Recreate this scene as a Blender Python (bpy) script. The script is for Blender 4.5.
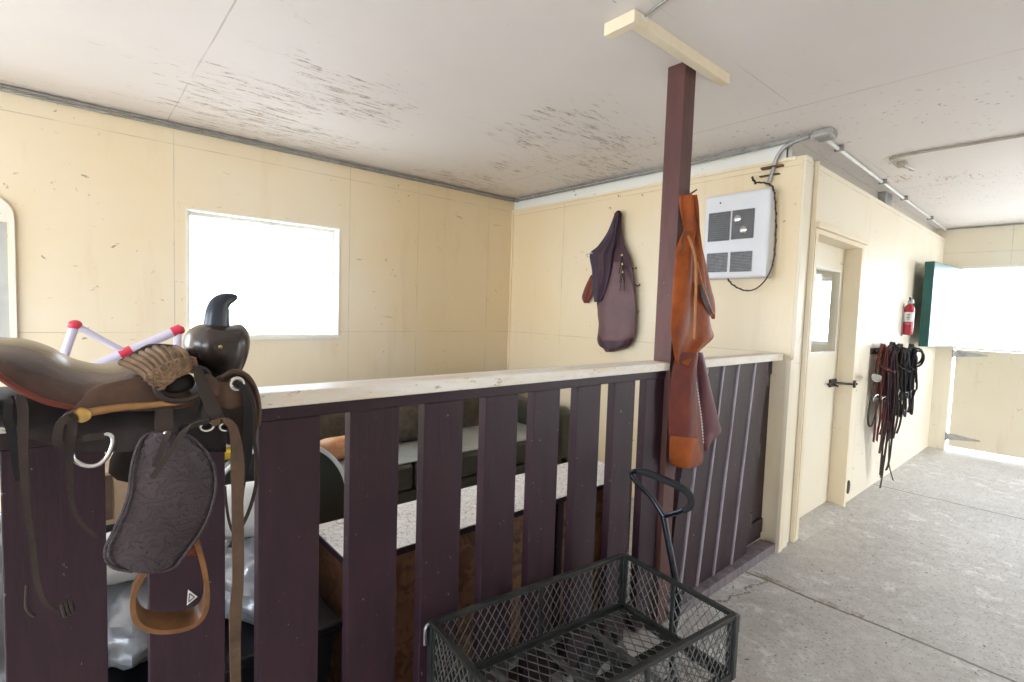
import bpy, bmesh, math, random
from math import sin, cos, pi, radians
from mathutils import Vector, Matrix, noise
for o in list(bpy.data.objects): bpy.data.objects.remove(o)
scene = bpy.context.scene
COL = scene.collection
random.seed(7)

# ------------------------------------------------------------------ camera
FPX = 509.51; YAW, PITCH, ROLL = .853177, .059753, .032807
CAM = Vector((0, -1.2893, 1.4683))
FW = Vector((cos(YAW)*cos(PITCH), sin(YAW)*cos(PITCH), -sin(PITCH)))
_r = Vector((sin(YAW), -cos(YAW), 0)); _u = _r.cross(FW)
RT = _r*cos(ROLL) + _u*sin(ROLL); UP = -_r*sin(ROLL) + _u*cos(ROLL)
cd = bpy.data.cameras.new('camera'); cam = bpy.data.objects.new('camera', cd); COL.objects.link(cam)
cd.sensor_width = 36; cd.lens = FPX/1024*36; cd.clip_start = .05
m = Matrix((RT, UP, -FW)).transposed().to_4x4(); m.translation = CAM
cam.matrix_world = m
scene.camera = cam

def P(px, py, ax, v):
    """the point of the physical plane ax = v that the photograph shows at (px, py)"""
    d = FW + RT*((px-512)/FPX) - UP*((py-341)/FPX); k = 'xyz'.index(ax)
    return CAM + d*((v-CAM[k])/d[k])

# ------------------------------------------------------------------ world, daylight, exposure
w = bpy.data.worlds.new('sky'); scene.world = w; w.use_nodes = True
w.node_tree.nodes['Background'].inputs[0].default_value = (.82, .91, 1, 1)
w.node_tree.nodes['Background'].inputs[1].default_value = 8.3
scene.view_settings.view_transform = 'Standard'; scene.view_settings.look = 'None'
scene.view_settings.gamma = 1; scene.view_settings.use_curve_mapping = False
scene.view_settings.exposure = 0.68
def portal(name, loc, rot, sx, sy):
    l = bpy.data.lights.new(name, 'AREA'); l.shape = 'RECTANGLE'; l.size = sx; l.size_y = sy
    l.cycles.is_portal = True
    o = bpy.data.objects.new(name, l); COL.objects.link(o); o.location = loc; o.rotation_euler = rot
# openings: unseen front, aisle end and stall ones added for daylight; windows, dutch door
FD = (5.2, 6.9, 2.2)            # unseen front opening added for light, x0, x1, height
LD = (-2.1, -.35, 2.45)            # unseen aisle end opening, added and shaped for light, y0, y1, height
portal('front_fill_opening', ((FD[0]+FD[1])/2, -4.35, FD[2]/2), (radians(90), 0, 0), FD[1]-FD[0], FD[2])
portal('aisle_fill_opening', (-3.05, (LD[0]+LD[1])/2, LD[2]/2), (radians(90), 0, radians(-90)), LD[1]-LD[0], LD[2])
SD = (.35, 2.25, 2.2)             # opening added in the left wall to light the stall, y0, y1, height
portal('stall_fill_opening', (-3.05, (SD[0]+SD[1])/2, SD[2]/2), (radians(90), 0, radians(-90)), SD[1]-SD[0], SD[2])
portal('window_light', (1.105, 2.80, 1.646), (radians(-90), 0, 0), 1.0, .8)
portal('side_window_light', (-.74, 2.80, 1.5), (radians(-90), 0, 0), 1.0, .8)
portal('dutch_door_light', (7.9, -.95, 1.68), (radians(90), 0, radians(90)), 1.35, .9)

# ------------------------------------------------------------------ materials
MATS = {}
def newmat(name):
    m = bpy.data.materials.new(name); m.use_nodes = True; nt = m.node_tree
    b = nt.nodes['Principled BSDF']; MATS[name] = m
    return m, nt, b
def N(nt, typ, **kw):
    n = nt.nodes.new(typ)
    for k, v in kw.items():
        if k.startswith('i_'):
            key = k[2:]; n.inputs[int(key) if key.isdigit() else key.replace('_', ' ')].default_value = v
        else: setattr(n, k, v)
    return n
def math_(nt, op, a, b=None, clamp=False):
    n = nt.nodes.new('ShaderNodeMath'); n.operation = op; n.use_clamp = clamp
    for i, x in enumerate((a, b)):
        if x is None: continue
        if isinstance(x, (int, float)): n.inputs[i].default_value = x
        else: nt.links.new(x, n.inputs[i])
    return n.outputs[0]
def noise_(nt, vec, scale, detail=4, rough=.55, dist=0, mapscale=None):
    if mapscale:
        mp = N(nt, 'ShaderNodeMapping'); mp.inputs['Scale'].default_value = mapscale
        nt.links.new(vec, mp.inputs[0]); vec = mp.outputs[0]
    n = N(nt, 'ShaderNodeTexNoise'); n.inputs['Scale'].default_value = scale; n.inputs['Detail'].default_value = detail
    n.inputs['Roughness'].default_value = rough; n.inputs['Distortion'].default_value = dist
    nt.links.new(vec, n.inputs['Vector']); return n.outputs[0]
def ramp_(nt, fac, a, b):
    n = N(nt, 'ShaderNodeMapRange'); n.inputs[1].default_value = a; n.inputs[2].default_value = b
    nt.links.new(fac, n.inputs[0]); return n.outputs[0]
def mix_(nt, fac, a, b):
    n = nt.nodes.new('ShaderNodeMixRGB')
    for i, x in enumerate((fac, a, b)):
        if isinstance(x, (int, float)): n.inputs[i].default_value = x
        elif isinstance(x, tuple): n.inputs[i].default_value = (*x, 1) if len(x) == 3 else x
        else: nt.links.new(x, n.inputs[i])
    return n.outputs[0]
def bump_(nt, b, h, s, d=.01):
    n = N(nt, 'ShaderNodeBump'); n.inputs['Strength'].default_value = s; n.inputs['Distance'].default_value = d
    nt.links.new(h, n.inputs['Height']); nt.links.new(n.outputs[0], b.inputs['Normal'])
def coords(nt):
    g = N(nt, 'ShaderNodeNewGeometry'); return g.outputs['Position']
def objco(nt):
    return N(nt, 'ShaderNodeTexCoord').outputs['Object']

def plain(name, c, rough=.5, metal=0, var=.15, scale=12, bump=.1, stretch=None, coat=0, c2=None, bscale=None):
    m, nt, b = newmat(name); v = objco(nt)
    n = noise_(nt, v, scale, 5, .6, 0, stretch)
    f = ramp_(nt, n, .3, .7)
    c2 = c2 or tuple(x*(1-var*2) for x in c)
    nt.links.new(mix_(nt, f, c2, c), b.inputs['Base Color'])
    b.inputs['Roughness'].default_value = rough; b.inputs['Metallic'].default_value = metal
    if coat: b.inputs['Coat Weight'].default_value = coat; b.inputs['Coat Roughness'].default_value = .15
    if bump: bump_(nt, b, noise_(nt, v, bscale or scale*6, 3), bump, .004)
    return m
def linemask(nt, comp, positions, half, wob=None):
    """1 on thin lines at the given coordinates"""
    out = None
    for p in positions:
        d = math_(nt, 'ABSOLUTE', math_(nt, 'SUBTRACT', comp if wob is None else math_(nt, 'ADD', comp, wob), p))
        l = math_(nt, 'LESS_THAN', d, half)
        out = l if out is None else math_(nt, 'MAXIMUM', out, l)
    return out
def wall_paint(name, c, vseams=(), hseams=(), axis=0, seam=(.50, .42, .30), stain=.5):
    m, nt, b = newmat(name); v = coords(nt)
    sep = N(nt, 'ShaderNodeSeparateXYZ'); nt.links.new(v, sep.inputs[0])
    big = ramp_(nt, noise_(nt, v, .9, 4, .6), .3, .7)
    pale = ramp_(nt, noise_(nt, v, .55, 2, .5), .42, .6)
    c0_ = mix_(nt, math_(nt, 'MULTIPLY', pale, .55), c, (.87, .81, .70))
    col = mix_(nt, math_(nt, 'MULTIPLY', big, .6), c0_, (c[0]*.955, c[1]*.90, c[2]*.80))
    drip = ramp_(nt, noise_(nt, v, 3.2, 5, .6, .3, (2.2, 2.2, .35)), .56, .72)
    col = mix_(nt, math_(nt, 'MULTIPLY', drip, .22*stain*2), col, (c[0]*.78, c[1]*.66, c[2]*.48))
    spots = ramp_(nt, noise_(nt, v, 17, 4, .65, .6), .67, .70)
    gate = ramp_(nt, noise_(nt, v, 1.7, 2), .52, .60)
    col = mix_(nt, math_(nt, 'MULTIPLY', math_(nt, 'MULTIPLY', spots, gate), .75), col, (.22, .15, .09))
    scr = ramp_(nt, noise_(nt, v, 9, 4, .7, .4, (.6, .6, 3.0)), .69, .70)
    col = mix_(nt, math_(nt, 'MULTIPLY', scr, .5), col, (.36, .28, .19))
    wob = math_(nt, 'MULTIPLY', math_(nt, 'SUBTRACT', noise_(nt, v, 2.5, 2), .5), .006)
    for comp, pos in ((sep.outputs[axis], vseams), (sep.outputs[2], hseams)):
        if pos:
            l = linemask(nt, comp, pos, .0028, wob)
            l = math_(nt, 'MULTIPLY', l, ramp_(nt, noise_(nt, v, 4, 3), .3, .6))
            col = mix_(nt, math_(nt, 'MULTIPLY', l, .65), col, seam)
    nt.links.new(col, b.inputs['Base Color']); b.inputs['Roughness'].default_value = .48
    bump_(nt, b, noise_(nt, v, 24, 4), .12, .006)
    return m
CREAM = (.865, .705, .465)
wall_paint('back_wall_paint', CREAM, (-1.0, .525, 1.70, 2.32, 3.1), (1.255, 2.46), 0)
wall_paint('side_wall_paint', CREAM, (1.95, .72), (1.255, 2.42), 1)
wall_paint('aisle_wall_paint', (.88, .80, .65), (4.85, 5.65), (2.44,), 0, stain=.3)
wall_paint('end_wall_paint', (.83, .75, .60), (-.62, .6), (2.3,), 1, stain=.7)
wall_paint('door_leaf_paint', (.74, .66, .51), (), (), 1, stain=1)
wall_paint('frieze_paint', (.86, .86, .83), (), (), 1, stain=.2)
wall_paint('shaded_frieze_paint', (.52, .48, .43), (), (), 0, stain=1.0)  # shade of the recess is put into this grey; drips are stains
wall_paint('trim_paint', (.86, .75, .56), (), (), 0, stain=.6)
wall_paint('white_trim_paint', (.88, .86, .80), (), (), 0, stain=.35)

def ceiling_mat():
    m, nt, b = newmat('ceiling_paint'); v = coords(nt)
    sep = N(nt, 'ShaderNodeSeparateXYZ'); nt.links.new(v, sep.inputs[0])
    big = ramp_(nt, noise_(nt, v, .8, 4, .6), .3, .7)
    col = mix_(nt, big, (.84, .775, .74), (.78, .72, .69))
    # peeled streaks running along the boards, thickest above the stall
    st = noise_(nt, v, 11, 6, .76, .35, (.62, 3.6, 1))
    st2 = noise_(nt, v, 40, 3, .6, .3, (1.0, 2.0, 1))
    patch = noise_(nt, v, .85, 3, .55, .2)
    near = math_(nt, 'MULTIPLY', ramp_(nt, sep.outputs[1], .3, 1.7), ramp_(nt, sep.outputs[0], -.6, .9))
    g = math_(nt, 'ADD', patch, math_(nt, 'MULTIPLY', near, .19))
    g = math_(nt, 'MULTIPLY', ramp_(nt, g, .52, .68), 1.0, True)
    thr = math_(nt, 'SUBTRACT', .70, math_(nt, 'MULTIPLY', g, .165))
    sm = math_(nt, 'MULTIPLY', math_(nt, 'SUBTRACT', st, thr), 30, True)
    sm = math_(nt, 'MULTIPLY', sm, ramp_(nt, st2, .36, .48))
    col = mix_(nt, math_(nt, 'MULTIPLY', sm, .8), col, (.26, .17, .115))
    halo = ramp_(nt, math_(nt, 'SUBTRACT', st, thr), -.10, .05)
    col = mix_(nt, math_(nt, 'MULTIPLY', math_(nt, 'MULTIPLY', halo, g), .22), col, (.62, .52, .43))
    mould = ramp_(nt, noise_(nt, v, 30, 3, .5), .65, .68)
    mg = math_(nt, 'MULTIPLY', ramp_(nt, noise_(nt, v, 1.1, 2), .42, .55), ramp_(nt, sep.outputs[0], 2.6, 3.4))
    col = mix_(nt, math_(nt, 'MULTIPLY', math_(nt, 'MULTIPLY', mould, mg), .7), col, (.28, .22, .18))
    wob = math_(nt, 'MULTIPLY', math_(nt, 'SUBTRACT', noise_(nt, v, 2.0, 2), .5), .012)
    l = linemask(nt, sep.outputs[0], (.49, 2.93, 5.3), .0035, wob)
    l = math_(nt, 'MULTIPLY', l, ramp_(nt, noise_(nt, v, 3, 3), .32, .58))
    l2 = linemask(nt, sep.outputs[1], (-.16, 1.22,), .002, wob)
    l2 = math_(nt, 'MULTIPLY', l2, ramp_(nt, noise_(nt, v, 2, 3), .45, .65))
    col = mix_(nt, math_(nt, 'MULTIPLY', math_(nt, 'MAXIMUM', l, l2), .55), col, (.33, .27, .22))
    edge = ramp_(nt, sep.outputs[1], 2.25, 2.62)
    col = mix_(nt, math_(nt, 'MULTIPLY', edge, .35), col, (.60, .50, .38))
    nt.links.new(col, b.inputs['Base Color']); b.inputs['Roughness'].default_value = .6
    bump_(nt, b, st, .15, .004)
ceiling_mat()
def floor_mat():
    m, nt, b = newmat('concrete_floor'); v = coords(nt)
    sep = N(nt, 'ShaderNodeSeparateXYZ'); nt.links.new(v, sep.inputs[0])
    a = ramp_(nt, noise_(nt, v, 1.6, 6, .65), .3, .7); c = ramp_(nt, noise_(nt, v, 14, 8, .8), .40, .62)
    col = mix_(nt, a, (.53, .50, .475), (.38, .35, .325))
    col = mix_(nt, math_(nt, 'MULTIPLY', c, .7), col, (.62, .60, .585))
    pale = math_(nt, 'MULTIPLY', ramp_(nt, noise_(nt, v, 7.5, 7, .8, .5), .52, .62), ramp_(nt, noise_(nt, v, 1.3, 2), .44, .58))
    col = mix_(nt, math_(nt, 'MULTIPLY', pale, .65), col, (.82, .82, .82))
    pits = ramp_(nt, noise_(nt, v, 60, 3, .6), .58, .66)
    col = mix_(nt, math_(nt, 'MULTIPLY', pits, .55), col, (.20, .18, .16))
    sp = ramp_(nt, noise_(nt, v, 30, 2, .5), .69, .72)
    col = mix_(nt, math_(nt, 'MULTIPLY', sp, .8), col, (.10, .085, .07))
    wob = math_(nt, 'MULTIPLY', math_(nt, 'SUBTRACT', noise_(nt, v, 3.0, 6, .7), .5), .05)
    aisle = math_(nt, 'LESS_THAN', sep.outputs[1], .02)
    l = math_(nt, 'MULTIPLY', linemask(nt, sep.outputs[0], (2.945, 5.50), .0085, wob), aisle)
    wide = math_(nt, 'MULTIPLY', linemask(nt, sep.outputs[0], (2.965,), .028, wob), aisle)
    wide = math_(nt, 'MULTIPLY', wide, ramp_(nt, noise_(nt, v, 9, 5, .7), .42, .6))
    wide = math_(nt, 'MULTIPLY', wide, math_(nt, 'GREATER_THAN', sep.outputs[1], -.62))
    wob2 = math_(nt, 'MULTIPLY', math_(nt, 'SUBTRACT', noise_(nt, v, 5.0, 6, .7), .5), .28)
    ck = math_(nt, 'MULTIPLY', linemask(nt, math_(nt, 'ADD', sep.outputs[1], math_(nt, 'MULTIPLY', sep.outputs[0], .2)), (.42,), .006, wob2),
               math_(nt, 'MULTIPLY', math_(nt, 'LESS_THAN', sep.outputs[0], 2.945), math_(nt, 'GREATER_THAN', sep.outputs[0], 2.45)))
    col = mix_(nt, math_(nt, 'MULTIPLY', wide, .85), col, (.22, .155, .10))
    col = mix_(nt, math_(nt, 'MULTIPLY', math_(nt, 'MAXIMUM', l, ck), .85), col, (.13, .10, .08))
    nt.links.new(col, b.inputs['Base Color']); b.inputs['Roughness'].default_value = .52
    h = math_(nt, 'SUBTRACT', math_(nt, 'ADD', noise_(nt, v, 9, 8, .7), math_(nt, 'MULTIPLY', noise_(nt, v, 60, 3), .35)), math_(nt, 'MULTIPLY', math_(nt, 'ADD', l, pits), .6))
    bump_(nt, b, h, .45, .012)
floor_mat()
def fence_mat(name, c, c2):
    m, nt, b = newmat(name); v = coords(nt)
    f = ramp_(nt, noise_(nt, v, 7, 5, .6, 0, (3, 3, .6)), .3, .7)
    col = mix_(nt, f, c, c2)
    ch = ramp_(nt, noise_(nt, v, 45, 4, .6), .69, .71)
    col = mix_(nt, math_(nt, 'MULTIPLY', ch, .5), col, (.34, .27, .29))
    sc = ramp_(nt, noise_(nt, v, 12, 5, .7, .6, (2.5, 2.5, .5)), .66, .76)
    col = mix_(nt, math_(nt, 'MULTIPLY', sc, .25), col, (.22, .16, .17))
    nt.links.new(col, b.inputs['Base Color']); b.inputs['Roughness'].default_value = .45; b.inputs['Specular IOR Level'].default_value = .3
    bump_(nt, b, noise_(nt, v, 30, 5, .6, 0, (3, 3, .4)), .25, .004)
fence_mat('maroon_paint', (.040, .018, .026), (.027, .013, .019))
fence_mat('post_paint', (.120, .050, .044), (.085, .038, .036))
fence_mat('lit_edge_paint', (.40, .36, .41), (.24, .20, .24))
fence_mat('lit_rail_paint', (.26, .225, .245), (.13, .10, .115))  # light falling on the rail is put into this paler colour
def cap_mat():
    m, nt, b = newmat('worn_white_cap'); v = coords(nt)
    f = ramp_(nt, noise_(nt, v, 5, 6, .7, .3, (1, 4, 4)), .42, .68)
    col = mix_(nt, f, (.86, .83, .78), (.80, .66, .50))
    s = ramp_(nt, noise_(nt, v, 26, 5, .7, .3, (1, 3, 3)), .62, .65)
    col = mix_(nt, math_(nt, 'MULTIPLY', s, .75), col, (.42, .26, .15))
    nt.links.new(col, b.inputs['Base Color']); b.inputs['Roughness'].default_value = .45
    bump_(nt, b, noise_(nt, v, 18, 5), .2, .004)
cap_mat()
def leather(name, c, c2, rough=.38, scale=9, bump=.25, tool=False, coat=0, spec=.22):
    m, nt, b = newmat(name); v = objco(nt)
    f = ramp_(nt, noise_(nt, v, scale, 5, .65), .32, .7)
    col = mix_(nt, f, c, c2); grain = noise_(nt, v, 260, 2)
    if tool:
        vo = N(nt, 'ShaderNodeTexVoronoi'); vo.inputs['Scale'].default_value = 26; vo.feature = 'SMOOTH_F1'
        wv = N(nt, 'ShaderNodeTexWave'); wv.wave_type = 'RINGS'; wv.inputs['Scale'].default_value = 26
        wv.inputs['Distortion'].default_value = 18; wv.inputs['Detail'].default_value = 2; wv.inputs['Detail Scale'].default_value = 1.3
        nt.links.new(v, vo.inputs['Vector']); nt.links.new(v, wv.inputs['Vector'])
        wr = ramp_(nt, wv.outputs[1], .25, .5)
        col = mix_(nt, math_(nt, 'MULTIPLY', math_(nt, 'SUBTRACT', 1, wr, True), .22), col, tuple(x*.45 for x in c2))
        h = math_(nt, 'ADD', math_(nt, 'MULTIPLY', wr, 1.2), math_(nt, 'MULTIPLY', grain, .2))
        bump_(nt, b, h, .7, .004)
    else:
        h = math_(nt, 'ADD', math_(nt, 'MULTIPLY', noise_(nt, v, 28, 4), 1.5), math_(nt, 'MULTIPLY', grain, .4)); bump_(nt, b, h, bump, .003)
    nt.links.new(col, b.inputs['Base Color']); b.inputs['Roughness'].default_value = rough
    b.inputs['Specular IOR Level'].default_value = spec
    if coat: b.inputs['Coat Weight'].default_value = coat; b.inputs['Coat Roughness'].default_value = .12
leather('seat_leather', (.105, .040, .023), (.034, .017, .014), .19, 9, .25, coat=.12, spec=.5)
leather('brown_leather', (.115, .062, .040), (.055, .034, .026), .5, 14)
leather('dark_leather', (.060, .042, .034), (.028, .021, .020), .50, 12)
leather('black_leather', (.012, .012, .016), (.020, .016, .017), .42, 12)
leather('fork_leather', (.055, .036, .030), (.020, .015, .015), .26, 10, .12, coat=.1, spec=.45)
leather('horn_leather', (.018, .030, .052), (.032, .030, .034), .28, 10, .1, coat=.1, spec=.4)
leather('fender_leather', (.085, .066, .072), (.052, .038, .042), .42, 7, tool=True)
leather('tan_edge_leather', (.42, .22, .085), (.22, .11, .045), .45, 20)
leather('rope_leather', (.25, .155, .09), (.11, .068, .042), .6, 40, .5)
leather('stirrup_leather', (.26, .115, .042), (.10, .052, .030), .42, 16)
leather('skirt_leather', (.078, .064, .066), (.036, .029, .030), .45, 9)
leather('strap_tan', (.130, .078, .050), (.075, .047, .032), .6, 18)
leather('rust_suede', (.36, .085, .014), (.17, .036, .010), .5, 7, .4)
leather('rust_suede_edge', (.48, .22, .09), (.36, .14, .05), .7, 20, .4)
leather('plum_leather', (.105, .035, .062), (.15, .050, .045), .40, 6, .25)
leather('maroon_leather', (.055, .026, .038), (.095, .052, .062), .38, 5, .3)
leather('maroon_pale_leather', (.19, .105, .105), (.14, .08, .088), .42, 6, .3)
leather('dark_chap_leather', (.032, .018, .034), (.050, .026, .045), .42, 6, .3)
leather('chestnut_leather', (.20, .045, .024), (.11, .030, .030), .45, 9, .3)
plain('steel', (.72, .72, .72), .22, 1, .05, 30, .05)
plain('dull_steel', (.42, .42, .43), .42, 1, .2, 30, .1)
plain('galvanised', (.50, .49, .47), .45, .6, .2, 14, .1)
plain('conduit_white', (.82, .80, .77), .4, 0, .12, 8, .1)
plain('cable_beige', (.50, .44, .36), .6, 0, .2, 10, .1)
plain('rust_metal', (.20, .10, .04), .7, .2, .3, 20, .2)
plain('brass', (.72, .47, .17), .3, 1, .15, 30, .1)
plain('heater_enamel', (.80, .80, .83), .35, 0, .03, 5, .02)
plain('grille_grey', (.30, .30, .31), .5, .3, .2, 40, .1)
plain('grille_back', (.13, .13, .135), .6, .2, .2, 30, 0)
plain('dark_cavity', (.07, .07, .075), .7, 0, .2, 20, 0)
plain('black_cord', (.02, .018, .016), .5, 0, .2, 30, .1)
plain('red_enamel', (.48, .012, .035), .28, 0, .1, 8, .03, coat=.4)
plain('label_white', (.78, .77, .72), .5, 0, .05, 20, .02)
plain('label_ink', (.08, .08, .10), .5, 0, .05, 20, 0)
plain('green_door_paint', (.008, .105, .088), .42, 0, .15, 5, .1)
plain('green_face_paint', (.05, .17, .18), .35, 0, .06, 3, .1)
plain('cart_steel', (.045, .047, .045), .42, .35, .25, 20, .15)
plain('mesh_steel', (.20, .20, .19), .38, .5, .2, 30, .1)
plain('rubber', (.018, .018, .020), .62, 0, .2, 30, .3)
plain('foam_grip', (.016, .016, .018), .75, 0, .2, 40, .4)
plain('handle_steel', (.010, .014, .024), .25, .4, .1, 10, .05, coat=.4)
plain('sofa_leather', (.058, .060, .048), .36, 0, .2, 6, .2, coat=.15)
plain('sofa_sheen', (.42, .43, .40), .5, 0, .15, 6, .2, coat=.2)
plain('brown_fabric', (.135, .105, .070), .85, 0, .3, 14, .4, c2=(.040, .036, .028))
plain('green_vinyl', (.028, .034, .026), .45, 0, .15, 6, .15)
plain('white_piping', (.72, .73, .74), .4, 0, .05, 6, .05)
plain('peach_fabric', (.80, .55, .36), .8, 0, .3, 9, .3, c2=(.55, .20, .07))
plain('white_fabric', (.78, .77, .75), .75, 0, .08, 7, .4)
plain('silver_plastic', (.62, .66, .72), .2, .25, .25, 5, .3, c2=(.36, .38, .42), bscale=14)
plain('black_plastic', (.012, .012, .016), .4, 0, .1, 6, .05)
plain('cardboard', (.42, .28, .17), .8, 0, .1, 10, .1)
plain('yellow_plastic', (.85, .60, .06), .4, 0, .08, 8, .05)
plain('pvc_white', (.74, .68, .82), .32, 0, .04, 6, .02)
plain('pvc_red', (.80, .05, .10), .35, 0, .08, 6, .02)
plain('window_frame_paint', (.84, .82, .76), .5, 0, .12, 8, .15)
plain('grey_panel', (.52, .52, .50), .5, 0, .1, 6, .1)
plain('ground_gravel', (.62, .60, .57), .9, 0, .15, 3, .3)
plain('dark_metal', (.08, .07, .06), .45, .7, .3, 20, .2)
plain('teal_strap', (.010, .085, .110), .5, 0, .2, 12, .2)
plain('blue_strap', (.010, .035, .075), .5, 0, .2, 12, .2)
plain('silver_tooling', (.30, .29, .27), .40, .8, .3, 50, .5)
def osb():
    for name, a, c, rough in (('osb_brown', (.34, .165, .075), (.15, .065, .035), .55), ('osb_white', (.93, .91, .90), (.74, .66, .61), .5)):
        m, nt, b = newmat(name); v = objco(nt)
        vo = N(nt, 'ShaderNodeTexVoronoi'); vo.inputs['Scale'].default_value = 13
        mp = N(nt, 'ShaderNodeMapping'); mp.inputs['Scale'].default_value = (1, 2.2, 1.6); mp.inputs['Rotation'].default_value = (.3, .2, .5)
        nt.links.new(v, mp.inputs[0]); d = N(nt, 'ShaderNodeVectorMath'); d.operation = 'ADD'
        nz = N(nt, 'ShaderNodeTexNoise'); nz.inputs['Scale'].default_value = 6; nt.links.new(v, nz.inputs['Vector'])
        nt.links.new(mp.outputs[0], d.inputs[0]); nt.links.new(nz.outputs[1], d.inputs[1]); nt.links.new(d.outputs[0], vo.inputs['Vector'])
        sp = N(nt, 'ShaderNodeSeparateColor'); nt.links.new(vo.outputs['Color'], sp.inputs[0])
        vo2 = N(nt, 'ShaderNodeTexVoronoi'); vo2.feature = 'DISTANCE_TO_EDGE'; vo2.inputs['Scale'].default_value = 13; nt.links.new(d.outputs[0], vo2.inputs['Vector'])
        e = math_(nt, 'LESS_THAN', vo2.outputs[0], .035)
        col = mix_(nt, sp.outputs[0], a, c) if name == 'osb_brown' else mix_(nt, math_(nt, 'MULTIPLY', sp.outputs[0], .3), a, c)
        col = mix_(nt, math_(nt, 'MULTIPLY', e, .55 if name == 'osb_white' else .35), col, (.22, .15, .12))
        nt.links.new(col, b.inputs['Base Color']); b.inputs['Roughness'].default_value = rough
        bump_(nt, b, sp.outputs[0], .2, .004)
osb()
def glassmat():
    m, nt, b = newmat('window_glass'); nt.nodes.remove(b)
    t = N(nt, 'ShaderNodeBsdfTransparent'); g = N(nt, 'ShaderNodeBsdfGlossy'); g.inputs['Roughness'].default_value = .05
    t.inputs[0].default_value = (.96, .98, 1, 1)
    mx = N(nt, 'ShaderNodeMixShader'); mx.inputs[0].default_value = .06
    nt.links.new(t.outputs[0], mx.inputs[1]); nt.links.new(g.outputs[0], mx.inputs[2]); nt.links.new(mx.outputs[0], nt.nodes['Material Output'].inputs[0])
glassmat()

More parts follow.
